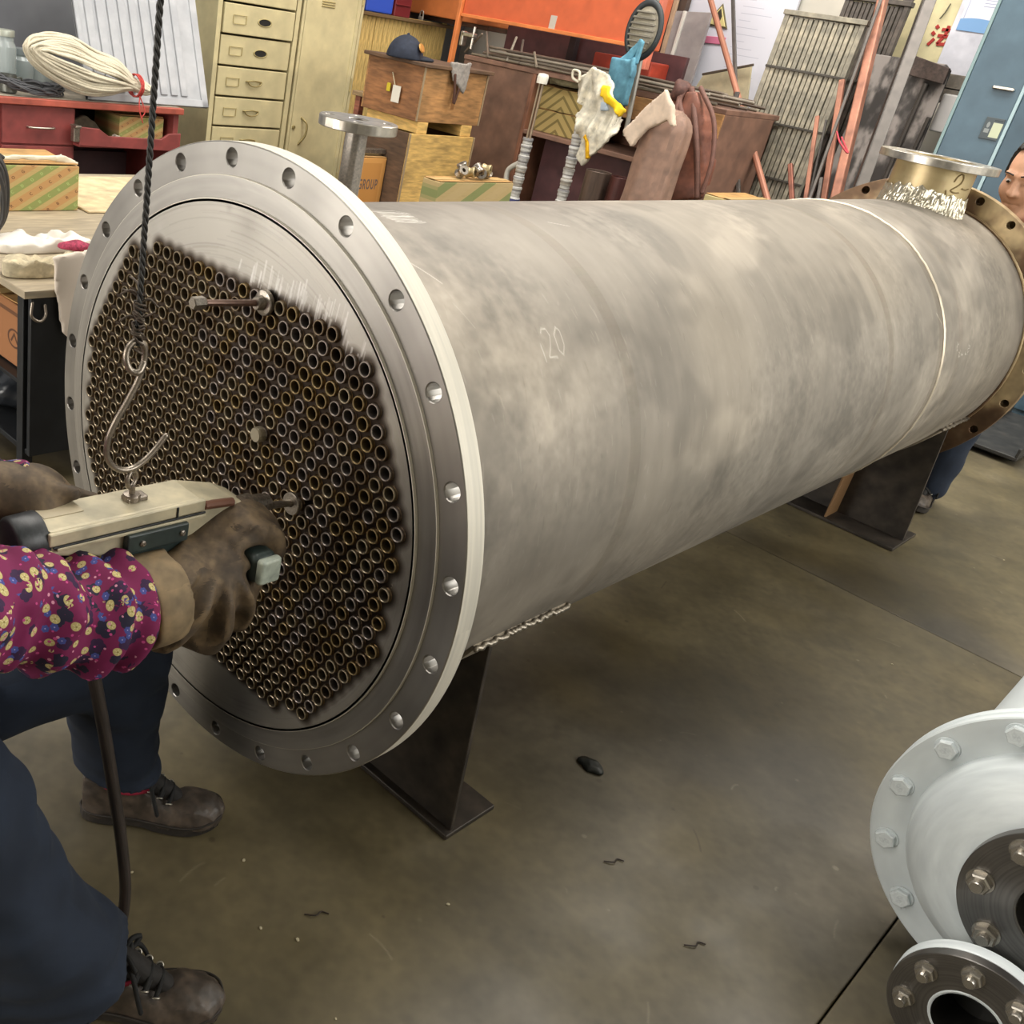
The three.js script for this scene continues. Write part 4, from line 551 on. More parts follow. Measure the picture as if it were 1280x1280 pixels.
{ // rope coil on the desk
  const t = thing('rope_coil', 'coiled off-white rope tied with red string, hanging over the desk edge', 'rope', [2.35, .803, -4.45]); const g = [], r = rng(31);
  const c0 = [2.277, 0.984, -4.37], ax = VA([2.706, 0.886, -4.33]).sub(VA([1.889, 1.064, -4.41])), L = ax.length(); ax.normalize(); const up = V(-ax.y, ax.x, 0).normalize(), n = V(0, 0, 1);
  for (let k = 0; k < 26; k++) { const pts = [], lay = (k + .5) / 26, w = .115 * (lay < .5 ? lay * 2 : 2 - lay * 2) + .012, zz = -.03 + .1 * Math.sqrt(Math.max(0, 1 - Math.pow(w / .125, 2))) * (lay < .5 ? 1 : .55) + .012 * r(), sh = (r() - .5) * .1; const N0 = 16; for (let i = 0; i < N0; i++) { const a = i / N0 * 2 * PI, e = Math.cos(a), pinch = 1 - .6 * Math.exp(-Math.pow((e - .72) / .2, 2)); const q = VA(c0).addScaledVector(ax, e * L * (.47 + .03 * r()) * (.86 + .14 * w / .12) + sh * .3).addScaledVector(up, Math.sin(a) * w * pinch * (e < 0 ? 1.15 : .85) + (r() - .5) * .01).addScaledVector(n, zz * pinch + (r() - .5) * .012); pts.push([q.x, q.y, q.z]); } g.push(tube(pts, .0085, 90, 6, true)); }
  mkW('rope', g, MT(mottle(0xc9c1ac, .2, .06, 9, 141), .9), t);
  const tp = VA(c0).addScaledVector(ax, L * .365), lp = []; for (let i = 0; i < 40; i++) { const a = i / 40 * 2 * PI * 4; lp.push([tp.x + .012 * Math.sin(i), tp.y + .062 * Math.cos(a), tp.z + .01 + .075 * Math.sin(a)]); } mkW('tie', [tube(lp, .005, 200, 5), tube([[tp.x, tp.y - .05, tp.z + .06], [tp.x - .01, tp.y - .12, tp.z + .08], [tp.x + .02, tp.y - .2, tp.z + .08]], .004, 20, 5), tube([[tp.x, tp.y - .05, tp.z + .06], [tp.x + .03, tp.y - .14, tp.z + .08], [tp.x + .01, tp.y - .17, tp.z + .08]], .004, 20, 5)], M(0xb0403a, .8), t); }
{ const g = [], r = rng(41), c = [1.928, 0.934, -4.52]; for (let k = 0; k < 14; k++) { const pts = []; for (let i = 0; i < 12; i++) { const a = i / 12 * 2 * PI; pts.push([c[0] + (.2 + .07 * r()) * Math.cos(a), .815 + .05 * r() + .05 * Math.max(0, -Math.cos(a)) , c[2] + (.1 + .05 * r()) * Math.sin(a)]); } g.push(tube(pts, .006, 60, 5, true)); } tag(mk('cable_coil', g, M(0x45464a, .5)), 'dark grey coil of cable lying on the desk beside the white rope', 'cable'); }
{ const mj = (u, v, h, r, nm, lb, col) => { const t = thing(nm, lb, 'jar', [u[0], .803, u[2]]); mk('glass', latheC([[.0001, .004], [r * .9, .004], [r, .02], [r, h * .75], [r * .8, h * .85], [r * .8, h], [r * .74, h], [r * .74, h * .84], [r * .93, h * .73], [r * .93, .02], [.0001, .012]], 24), new THREE.MeshPhysicalMaterial({ color: 0xdfe6e6, roughness: .1, transmission: .7, thickness: 0 }), t); mk('lid', latheC([[.0001, h + .012], [r * .84, h + .012], [r * .86, h + .008], [r * .86, h - .02], [.0001, h - .02]], 24), M(col, .4, .4), t); };
  mj([1.899, 1.1, -4.7], 0, .3, .075, 'glass_jar', 'tall glass jar with a metal lid at the left end of the desk', 0xa8aca0); mj([2.071, 1.095, -4.8], 0, .2, .07, 'glass_jar', 'short clear glass jar behind the dark cable coil', 0x8d9496); mj([2.196, 1.105, -4.82], 0, .22, .085, 'glass_jar', 'wide clear glass jar behind the white rope coil', 0x777f80);
  const c = [1.829, 1.013, -4.5]; const m = thing('mug', 'small grey metal mug beside the dark cable coil', 'mug', [c[0], .803, c[2]]); mk('cup', latheC([[.0001, .004], [.045, .004], [.05, .01], [.05, .1], [.046, .1], [.046, .012], [.0001, .012]], 24), M(0x6d6f6a, .35, .6), m); mk('handle', tube([[.048, .08, 0], [.08, .085, 0], [.085, .04, 0], [.05, .03, 0]], .006, 24, 6), M(0x6d6f6a, .35, .6), m); }
{ // white ribbed board leaning on the desk
  const t = thing('ribbed_board', 'large white ribbed board leaning on the wall behind the rope coil', 'board', [2.8, .803, -4.75]); const M_wh = MT(mottle(0xa4a6aa, .07, .5, 6, 151), .55);
  const lean = (y) => -4.5 - (y - .8) * .42;
  const bl = [2.197, 0.843, -4.5], br = [3.128, 0.795, -4.5], x0 = 2.3, x1 = 3.2, H = .95; const mkp = (a, b, y0, y1, th, off) => { const g = box(b - a, y1 - y0, th, (a + b) / 2, (y0 + y1) / 2, 0, { r: .004 }); const p = g.attributes.position; g.applyMatrix4(new THREE.Matrix4().makeRotationX(-.39)); g.translate(0, .806, -4.43 + off); return g; };
  mkW('sheet', mkp(x0, x1, 0, H, .016, 0), M_wh, t); mkW('frame', [mkp(x0, x0 + .03, 0, H, .03, .004), mkp(x1 - .05, x1, 0, H, .03, .004), mkp(x0, x1, 0, .045, .03, .004)], M_wh, t);
  for (let k = 0; k < 9; k++) { const x = x0 + .07 + k * .078; mkW('rib', mkp(x, x + .05, .06, H - .01, .03, .006), M_wh, t); } }
// filing cabinet and locker
const M_beige = MT(mottle(0xbfb48c, .10, .6, 6, 161), .5), M_beigeD = MT(mottle(0xa39566, .12, .6, 6, 162), .55);
{ const t = thing('filing_cabinet', 'beige steel filing cabinet with a column of drawers beside a tall locker', 'cabinet', [3.817, 0, -4.95]);
  mkW('carcass', [minmax(3.453, 3.492, 0, 1.87, -5.25, -4.75), minmax(4.148, 4.187, 0, 1.87, -5.25, -4.75), minmax(3.492, 4.148, 0, .08, -5.25, -4.75), minmax(3.492, 4.148, 1.84, 1.87, -5.25, -4.75), minmax(3.492, 4.148, .08, 1.84, -5.25, -5.22)], M_beige, t);
  for (let k = 0; k < 8; k++) { const y0 = 1.638 - k * .1978 + .006, y1 = y0 + .185; const out = k < 3 ? .012 : 0; const d = mkW('drawer', minmax(3.506, 4.135, y0, y1, -5.2, -4.755 + out, { r: .006 }), M_beige, t); const cy = (y0 + y1) / 2, z = -4.75 + out;
    if (k < 4) { const e = N(new THREE.CylinderGeometry(.045, .045, .006, 28)); e.rotateX(PI / 2); e.scale(1.3, .52, 1); e.translate(3.862, cy, z - .005); mk('finger_hole', shift(e, t), M(0x14120f, .8), d); const rm = new THREE.TorusGeometry(.045, .005, 6, 30); rm.scale(1.3, .52, 1); rm.translate(3.862, cy, z - .003); mk('finger_rim', shift(N(rm), t), M_beigeD, d); }
    else { const l = []; for (let i = 0; i <= 14; i++) { const a2 = PI + i / 14 * PI; l.push([3.828 + .062 * Math.cos(a2), cy + .012 + .03 * Math.sin(a2), z + .016]); } mk('pull', shift(mergeGeometries([tube(l, .005, 30, 6), tube([[3.759, cy + .012, z + .002], [3.828, cy + .018, z + .012], [3.898, cy + .012, z + .002]], .005, 20, 6)]), t), M(0x9a8c5e, .35, .5), d); }
    mk('label_holder', shift(mergeGeometries([box(.1, .004, .006, 3.638, cy + .025, z + .002), box(.1, .004, .006, 3.638, cy - .028, z + .002), box(.004, .055, .006, 3.582, cy, z + .002), box(.004, .055, .006, 3.694, cy, z + .002)]), t), M_beigeD, d); }
}
{ const t = thing('locker', 'tall beige steel locker with a curved pull near its lower hinge side', 'locker', [4.5, 0, -4.95]);
  mkW('carcass', [minmax(4.209, 4.232, 0, 1.87, -5.25, -4.75), minmax(4.781, 4.809, 0, 1.87, -5.25, -4.75), minmax(4.232, 4.781, 0, .06, -5.25, -4.75), minmax(4.232, 4.781, 1.84, 1.87, -5.25, -4.75), minmax(4.232, 4.781, .06, 1.84, -5.25, -5.22)], M_beige, t);
  const d = mkW('door', [minmax(4.236, 4.779, .064, 1.836, -4.785, -4.75, { r: .006 }), minmax(4.736, 4.770, .1, 1.78, -4.75, -4.742, { r: .003 })], M_beige, t);
  const a = [4.348, 0.641, -4.74]; mk('handle', shift(tube([[a[0] - .02, a[1] + .1, -4.748], [a[0] + .01, a[1] + .06, -4.715], [a[0] + .008, a[1] - .02, -4.715], [a[0] - .02, a[1] - .09, -4.748]], .008, 30, 8), t), M(0x96885c, .35, .5), d); mk('lock', shift(latheC([[.0001, .012], [.012, .012], [.014, .008], [.014, 0]], 18, 'z', [a[0] - .09, a[1] + .03, -4.75]), t), M(0x96885c, .35, .5), d);
  const s = [4.441, 1.526, -4.74]; mk('vent_plate', shift(mergeGeometries([0, 1, 2].map(k => box(.13, .009, .008, s[0], s[1] + .012 - k * .016, -4.747, { rot: [.5, 0, 0] }))), t), M_beigeD, d);
  mk('hinge', shift(mergeGeometries([.3, 1.0, 1.6].map(y => rod([4.781, y - .05, -4.745], [4.781, y + .05, -4.745], .008, 8))), t), M_beigeD, d); }
// woven board and things behind the crates
{ const t = thing('woven_panel', 'tan woven bamboo panel standing behind the wooden crates', 'panel', [5.3, .1, -5.04]); const M_w = MT(mottle(0xb99f62, .25, .3, 8, 171, [6, 1]), .8), r = rng(17);
  mkW('backing', minmax(4.86, 6.1, .1, 1.52, -5.06, -5.04), M_w, t); const g = [[], []]; for (let k = 0; k < 24; k++) { const x = 4.87 + k * .0505; mkW('slat', minmax(x, x + .047, .1, 1.5 + .03 * r(), -5.04, -5.025 + .008 * r(), { r: .003 }), M_w, t); } }
{ const a = [5.069, 1.482, -5], b = [5.37, 1.52, -5], c = [5.581, 1.513, -5], d = [6.068, 1.502, -5];
  tag(mk('storage_bin', [minmax(a[0], b[0], b[1], b[1] + .5, -5.35, -5.0, { r: .012 }), minmax(a[0] - .01, b[0] + .01, b[1] + .46, b[1] + .5, -5.36, -4.99, { r: .006 })], M(0x2c50b8, .5)), 'bright blue plastic bin on the shelf above the woven panel', 'bin');
  tag(mk('storage_bin', [minmax(b[0] + .02, c[0], c[1], c[1] + .5, -5.35, -5.0, { r: .012 }), box(c[0] - b[0] - .05, .012, .012, (b[0] + c[0]) / 2, c[1] + .09, -4.995)], M(0x6a1d22, .5)), 'dark red bin on the shelf between the blue bin and orange locker', 'bin');
  tag(mk('shelf_board', minmax(Math.max(4.83, a[0] - .1), d[0] + .1, b[1] - .028, b[1] - .002, -5.38, -4.98), M(0x6b5536, .7)), 'wooden shelf board above the woven panel', 'shelf'); }
// crates
const woodMap = (c, s) => mottle(c, .25, .5, 6, s, [1, 7]);
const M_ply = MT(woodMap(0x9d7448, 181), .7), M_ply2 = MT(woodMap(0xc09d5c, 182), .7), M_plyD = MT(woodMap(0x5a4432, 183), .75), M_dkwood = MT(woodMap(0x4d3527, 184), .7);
function crate(label, x0, x1, y0, y1, z0, z1, m, mside, lid) { const t = thing('wooden_crate', label, 'crate', [(x0 + x1) / 2, y0, (z0 + z1) / 2]);
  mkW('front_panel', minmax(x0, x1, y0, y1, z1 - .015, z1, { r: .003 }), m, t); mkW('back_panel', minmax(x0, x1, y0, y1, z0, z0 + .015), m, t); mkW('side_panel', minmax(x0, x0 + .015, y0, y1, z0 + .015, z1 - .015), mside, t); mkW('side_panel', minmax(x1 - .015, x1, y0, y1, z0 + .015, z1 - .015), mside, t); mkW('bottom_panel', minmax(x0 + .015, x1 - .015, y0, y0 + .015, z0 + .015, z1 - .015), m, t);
  for (const x of [x0 - .003, x1 + .003]) mkW('edge_strip', box(.012, y1 - y0, .012, x, (y0 + y1) / 2, z1 + .003), M(0x8d7a5e, .6), t); if (lid) mkW('lid', minmax(x0 - .03, x1 + .04, y1, y1 + .022, z0 - .02, z1 + .025, { r: .004 }), lid, t); return t; }
{ const A = [4.007, 1.289, -3.3], B = [4.603, 1.297, -3.3], C = [4.005, 0.97, -3.3];
  const x0 = A[0], x1 = B[0] + .02, y1 = A[1], y0 = C[1], zb = -3.3 - .52;
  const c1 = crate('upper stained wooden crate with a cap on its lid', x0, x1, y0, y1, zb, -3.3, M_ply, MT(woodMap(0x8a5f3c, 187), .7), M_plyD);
  mkW('marking', [box(.03, .1, .002, x0 + .32, y0 + .14, -3.2985, { r: .0005 }), box(.05, .012, .002, x0 + .32, y0 + .14, -3.2983, { r: .0005 })], M(0x84592f, .8), c1);
  for (const [a, b] of [[x0 + .02, x0 + .12], [x1 - .16, x1 - .05]]) tag(mk('timber_block', minmax(a, b, y0 - .072, y0 - .001, zb + .05, -3.3, { r: .004 }), M_ply2), a < x0 + .1 ? 'square timber block under the near corner of the upper crate' : 'square timber block under the far corner of the upper crate', 'block');
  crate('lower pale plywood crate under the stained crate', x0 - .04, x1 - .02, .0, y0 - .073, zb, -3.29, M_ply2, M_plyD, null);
  const h = thing('cap', 'dark navy peaked cap with a round gold badge on the crate lid', 'cap', [x0 + .0, y1 + .022, -3.5]);
  mk('crown', blobNet((x, y, z) => Math.max(ell(x, y, z, [0, .0, 0], [.125, .135, .11]) + .006 * n3(x * 18, y * 18, z * 18, 2), -y), [-.15, -.01, -.14], [.15, .16, .14], .008), MT(mottle(0x1d2433, .2, .1, 8, 188), .85), h); mk('peak', blobNet((x, y, z) => Math.max(ell(x, y, z, [.1, .01, .02], [.13, .02, .09]), -y - .004), [-.06, -.03, -.1], [.25, .05, .13], .007), MT(mottle(0x1a202c, .2, .1, 8, 189), .85), h);
  mk('button', N(new THREE.SphereGeometry(.01, 10, 6)).translate(0, .137, 0), M(0x1d2433, .8), h); { const bd = latheC([[.0001, .008], [.026, .006], [.03, 0]], 20, 'z', [0, 0, 0]); bd.rotateX(-.5); bd.rotateY(.25); bd.translate(.03, .075, .104); mk('badge', bd, M(0xb98a4a, .4, .5), h); }
  const lg = [4.306, 1.281, -3.26]; tag(mk('rag', drape([[lg[0] - .1, y1 + .05], [lg[0] + .1, y1 + .06], [lg[0] + .06, y1 - .13], [lg[0] - .0, y1 - .1], [lg[0] - .06, y1 - .06]], 'z', -3.265, .008, { cell: .009, fold: .05, seed: 6 }), MT(mottle(0x88827c, .2, .1, 8, 1), .9)), 'grey rag hanging over the front edge of the upper crate', 'rag');
  tag(mk('strap', tube([[lg[0] - .07, y1 - .02, -3.25], [lg[0] - .05, y1 - .12, -3.245], [lg[0] - .03, y1 - .19, -3.25], [lg[0] - .01, y1 - .1, -3.25]], .009, 24, 6), M(0x4a2f24, .8)), 'dark brown strap dangling from the grey rag', 'strap');
  const tg = [x0 - .02, (y0 + y1) / 2 + .03, -3.52], k = thing('tag', 'white paper tag with a yellow clip hanging on the crate side', 'tag', tg); mk('card', [box(.004, .1, .07, 0, -.06, .02, { r: .001 })], M(0xd9d4c6, .8), k); mk('clip', box(.012, .05, .03, -.004, -.03, -.05, { r: .004 }), M(0xc9b42a, .5), k); mk('string', rod([0, -.01, 0], [.0, .06, -.04], .003, 5), M(0xd2c9a8, .8), k);
}
{ const a = [3.959, 1.027, -3.9], b = [4.47, 0.996, -3.9], t = thing('side_table', 'low reddish brown table between the locker and the crates', 'table', [(a[0] + b[0]) / 2, 0, -4.1]); const yt = a[1];
  mkW('tabletop', minmax(a[0] + .32, b[0] + .12, yt - .03, yt, -4.2, -3.85), MT(woodMap(0x7d6a4f, 191), .7), t); mkW('apron', minmax(a[0] + .34, b[0] + .1, yt - .2, yt - .03, -3.9, -3.88), MT(woodMap(0x7a4a3a, 192), .6), t); for (const x of [a[0] + .37, b[0] + .08]) for (const z of [-4.16, -3.89]) mkW('leg', minmax(x - .025, x + .025, 0, yt - .03, z - .025, z + .025), MT(woodMap(0x8a5444, 193), .6), t); }
{ const a = [3.711, 0.697, -3.45], b = [3.96, 0.712, -3.45]; const m = canvasTex(256, 384, (c, w, h) => { c.fillStyle = '#c08a48'; c.fillRect(0, 0, w, h); c.fillStyle = '#b27c3c'; c.fillRect(40, 20, w - 80, h - 60); c.fillStyle = '#5d4d48'; c.font = 'bold 54px sans-serif'; c.fillText('GROUP', 20, 122); });
  carton('cardboard_box', 'orange brown cardboard box printed GROUP beside the plywood crate', a[0], b[0], b[1] - .62, b[1], -3.6, -3.45, m);
  tag(mk('steel_bar', box(.26, .03, .05, (a[0] + b[0]) / 2, b[1] + .035, -3.5, { r: .004 }), M_wire), 'short grey steel bar lying on the GROUP box', 'bar');
  tag(mk('packing_case', minmax(a[0] - .01, b[0], .0, b[1] - .622, -3.62, -3.44), M_plyD), 'dark packing case under the GROUP box', 'case'); }

function canvasMat(w, h, draw, rough = .7) { return MT(canvasTex(w, h, draw), rough); }
// ---------- far end of the workshop ----------
const M_orange = MT(mottle(0xc05c38, .1, .6, 6, 201), .45), M_or2 = MT(mottle(0xd07a42, .1, .6, 6, 202), .5), M_rack = MT(mottle(0x785a4b, .22, .5, 6, 203), .6), M_rackD = MT(mottle(0x553638, .2, .5, 6, 204), .6);
{ const a = [5.6, 1.597, -4.469], b = [5.6, 1.56, -2.795], t = thing('hanging_cabinet', 'large orange steel cabinet hanging above the dark red recess', 'cabinet', [5.8, 1.6, (a[2] + b[2]) / 2]);
  mkW('carcass', minmax(5.6, 5.8, 1.6, 2.5, a[2], b[2], { r: .01 }), M_orange, t); mkW('bottom_rail', minmax(5.585, 5.6, 1.6, 1.625, a[2], b[2]), M_or2, t); mkW('side_post', minmax(5.6, 5.66, 1.48, 2.5, b[2] + .001, b[2] + .04), MT(mottle(0xc9705a, .1, .6, 6, 205), .5), t); mkW('side_post', minmax(5.57, 5.62, 1.0, 2.5, a[2] - .032, a[2] - .002), M_or2, t);
  const s = [5.59, 1.661, -3.596]; mkW('sticker', box(.004, .1, .055, 5.597, s[1], s[2], { r: .001 }), canvasMat(64, 110, (c, w, h) => { c.fillStyle = '#b9b0a4'; c.fillRect(0, 0, w, h); c.fillStyle = '#6e625a'; const r = rng(3); for (let i = 0; i < 60; i++) c.fillRect(4 + r() * 52, 4 + r() * 100, 6, 5); }), t);
  mkW('back_panel', minmax(6.2, 6.24, .9, 1.6, a[2], b[2]), M_rackD, t); mkW('inner_post', minmax(6.1, 6.16, .9, 1.6, a[2] + .7, a[2] + .76), M(0x2a1c1e, .7), t); mkW('inner_box', minmax(5.95, 6.2, 1.4, 1.53, b[2] - .62, b[2] - .12, { r: .01 }), MT(mottle(0xa83d2a, .15, .4, 6, 206), .55), t); }
{ const a = [5.9, 1.473, -5.291], b = [5.75, 1.51, -4.599]; const t = thing('locker', 'pale orange steel locker left of the large orange cabinet', 'locker', [6.1, 1.52, (a[2] + b[2]) / 2]); const za = a[2], zb = b[2] + .1; mkW('carcass', minmax(5.85, 6.5, 1.565, 2.5, za, [5.6, 1.597, -4.469][2] - .04, { r: .01 }), M_or2, t); const lk = [5.84, 1.525, -5.116]; mkW('padlock', [box(.02, .045, .05, 5.84, lk[1], lk[2], { r: .006 }), tube([[5.84, lk[1] + .02, lk[2] - .02], [5.84, lk[1] + .06, lk[2] - .012], [5.84, lk[1] + .06, lk[2] + .012], [5.84, lk[1] + .02, lk[2] + .02]], .006, 20, 6)], M(0xb9b4aa, .4, .6), t); mkW('bracket', minmax(6.0, 6.5, 1.53, 1.565, za, [5.6, 1.597, -4.469][2] - .04), M_dkwood, t); }
// storage rack with rods on top
const RX = 5.2;
{ const L = [5.2, 1.127, -4.025], P1 = [5.2, 0.945, -3.349], P2 = [5.2, 1.278, -3.116], E1 = [5.2, 1.302, -1.869], yS = [5.2, 0.969, -2.875][1], t = thing('steel_rack', 'brown steel storage rack with an inner shelf under the pile of thin rods', 'rack', [RX + .3, 0, (L[2] + E1[2]) / 2]);
  mkW('top_panel', minmax(RX, RX + .75, 1.33, 1.36, L[2], E1[2]), M_rack, t); mkW('side_panel', minmax(RX + .01, RX + .03, 0, 1.33, L[2], P1[2] - .02), M_rack, t); mkW('divider', minmax(RX, RX + .7, 0, 1.33, P1[2] - .02, P1[2] + .01), MT(mottle(0x7d5440, .2, .5, 6, 207), .6), t);
  mkW('back_panel', minmax(RX + .68, RX + .7, 0, 1.33, P1[2], E1[2]), MT(mottle(0x75503e, .2, .5, 6, 208), .65), t); mkW('shelf', minmax(RX + .0, RX + .68, yS - .03, yS, P1[2] + .01, E1[2] - .02), M_rack, t); mkW('lower_panel', minmax(RX + .2, RX + .22, 0, yS - .03, P1[2] + .08, E1[2] - .02), M_rackD, t); mkW('end_panel', minmax(RX, RX + .7, 0, 1.33, E1[2] - .02, E1[2]), M_rack, t);
  mkW('front_rail', minmax(RX - .02, RX, yS + .22, yS + .36, P2[2] + .55, E1[2]), M_ply, t);
  const q = [5.4, 1.065, -3.188]; for (let k = 0; k < 2; k++) { const c = carton('printed_carton', k ? 'upper yellow carton with chevron stripes on the rack shelf' : 'lower yellow carton with chevron stripes on the rack shelf', RX + .1, RX + .4, yS + .001 + k * .152, yS + .145 + k * .152, q[2] - .2 + k * .0, q[2] + .3, canvasTex(256, 128, (c2, w, h) => { c2.fillStyle = '#a8935c'; c2.fillRect(0, 0, w, h); c2.strokeStyle = '#77683c'; c2.lineWidth = 11; for (let i = -3; i < 8; i++) { c2.beginPath(); c2.moveTo(w * .5 - i * 42, h + 10); c2.lineTo(w * .5 + 64 - i * 42, -10); c2.save(); c2.beginPath(); c2.rect(0, 0, w * .5, h); c2.clip(); c2.beginPath(); c2.moveTo(w * .5 - i * 42 - 64, h + 10); c2.lineTo(w * .5 - i * 42 + 34, -10); c2.stroke(); c2.restore(); c2.save(); c2.beginPath(); c2.rect(w * .5, 0, w * .5, h); c2.clip(); c2.beginPath(); c2.moveTo(w * .5 + i * 42 + 64, h + 10); c2.lineTo(w * .5 + i * 42 - 34, -10); c2.stroke(); c2.restore(); } }), 'z'); }
  const r0 = [5.4, 1.216, -3.31]; tag(mk('canvas_roll', blobNet((x, y, z) => ell(x, y, z, [RX + .25, yS + .345, r0[2] + .05], [.1, .045, .2]) + .02 * n3(x * 20, y * 20, z * 20, 2), [RX + .1, yS + .306, r0[2] - .2], [RX + .42, yS + .42, r0[2] + .3], .01), MT(mottle(0xa39a78, .2, .1, 8, 209), .9)), 'pale canvas bundle on top of the chevron cartons', 'bundle');
}
{ const rr = rng(51), z0 = [5.2, 1.353, -3.988][2], z1 = [5.2, 1.431, -1.785][2]; const mats = [0x7d7263, 0x6a5f53, 0x8a8174, 0x5a4f46].map((c, i) => MT(mottle(c, .3, .2, 9, 211 + i), .5, .45));
  for (let k = 0; k < 30; k++) { const y = 1.372 + .022 * Math.floor(k / 9) , x = RX + .02 + (k % 9) * .06 + (rr() - .5) * .02, a = z0 + rr() * .35, b = z1 - rr() * .4, dy = (rr() - .3) * .02; const o = mk('steel_rod', tube([[x, y, a], [x + (rr() - .5) * .06, y + .006, (a + b) / 2], [x + (rr() - .5) * .08, y + Math.abs(dy), b]], .008 + .003 * rr(), 24, 6), mats[k % 4]); tag(o, 'thin grey brown steel rod lying in the pile on top of the rack', 'rod', 'rods piled on the rack'); }
  const st = [[[5.3, 1.426, -4.111], [5.25, 1.514, -3.938]], [[5.2, 1.423, -3.8], [5.3, 1.529, -3.945]], [[5.2, 1.432, -3.622], [5.3, 1.535, -3.66]], [[5.2, 1.433, -3.506], [5.3, 1.523, -3.597]], [[5.18, 1.395, -3.335], [5.22, 1.463, -3.416]]]; const nm = ['leftmost short offcut sticking up from the rod pile', 'second short offcut from the left sticking up from the rod pile', 'tallest slanting offcut in the middle of the rod pile', 'upright offcut right of the tallest one in the rod pile', 'short offcut pointing forward beside the taped pole'];
  st.forEach((s, i) => tag(mk('rod_offcut', rod([s[0][0], 1.37, s[0][2]], [s[1][0], s[1][1], s[1][2]], .009, 7), mats[i % 4]), nm[i], 'rod'));
  const h = [5.22, 1.41, -4.054]; const hl = thing('clamp', 'small bright metal clamp on the left end of the rod pile', 'clamp', [RX + .02, 1.4, h[2]]); mk('jaw', [box(.05, .1, .03, 0, .06, -.03, { r: .008 }), box(.05, .03, .12, 0, .09, .02, { r: .008 })], M_ss, hl); mk('screw', rod([0, .0, .06], [0, .15, .06], .01, 8), M_steel, hl); }
// taped poles
function pole(label, x, z, y0, y1, y2, cap, at) { const t = thing('taped_pole', label, 'pole', [x, 0, z]); mk('rod', [rod([0, y0 + .02, -.012], [0, y2, -.012], .008, 8), rod([0, y0 + .02, .012], [0, y2, .012], .008, 8)], MT(mottle(0x8a7a66, .2, .1, 8, 221), .5, .4), t); const g = []; const n = Math.round((y1 - .02) / .022); const lp = []; for (let k = 0; k <= n; k++) { const y = .02 + k * .022; lp.push([.0001 + .032 + .006 * ((k * 7) % 3) / 2, y]); } const pts = [[.0001, .02]]; lp.forEach((p, i) => { pts.push([p[0] - .003, p[1]]); pts.push([p[0], p[1] + .005]); pts.push([p[0] - .001, p[1] + .017]); }); pts.push([.0001, y1 + .004]); mk('tape_wrap', latheC(pts, 20), MT(canvasTex(128, 256, (c, w, h) => { const r = rng(6); c.fillStyle = '#b9b8b4'; c.fillRect(0, 0, w, h); for (let i = 0; i < 70; i++) { c.fillStyle = ['rgba(90,90,96,.5)', 'rgba(230,230,228,.6)', 'rgba(120,110,96,.4)'][i % 3]; c.fillRect(0, r() * h, w, 1 + r() * 4); } }), .5), t); mk('foot', latheC([[.0001, 0], [.05, 0], [.05, .012], [.03, .02], [.0001, .022]], 20), M_wire, t); if (cap) mk('top_knob', latheC([[.0001, y2 + .03], [.03, y2 + .025], [.036, y2 + .01], [.034, y2 - .03], [.0001, y2 - .03]], 20), M(0xd8d4c8, .5), t); return t; }
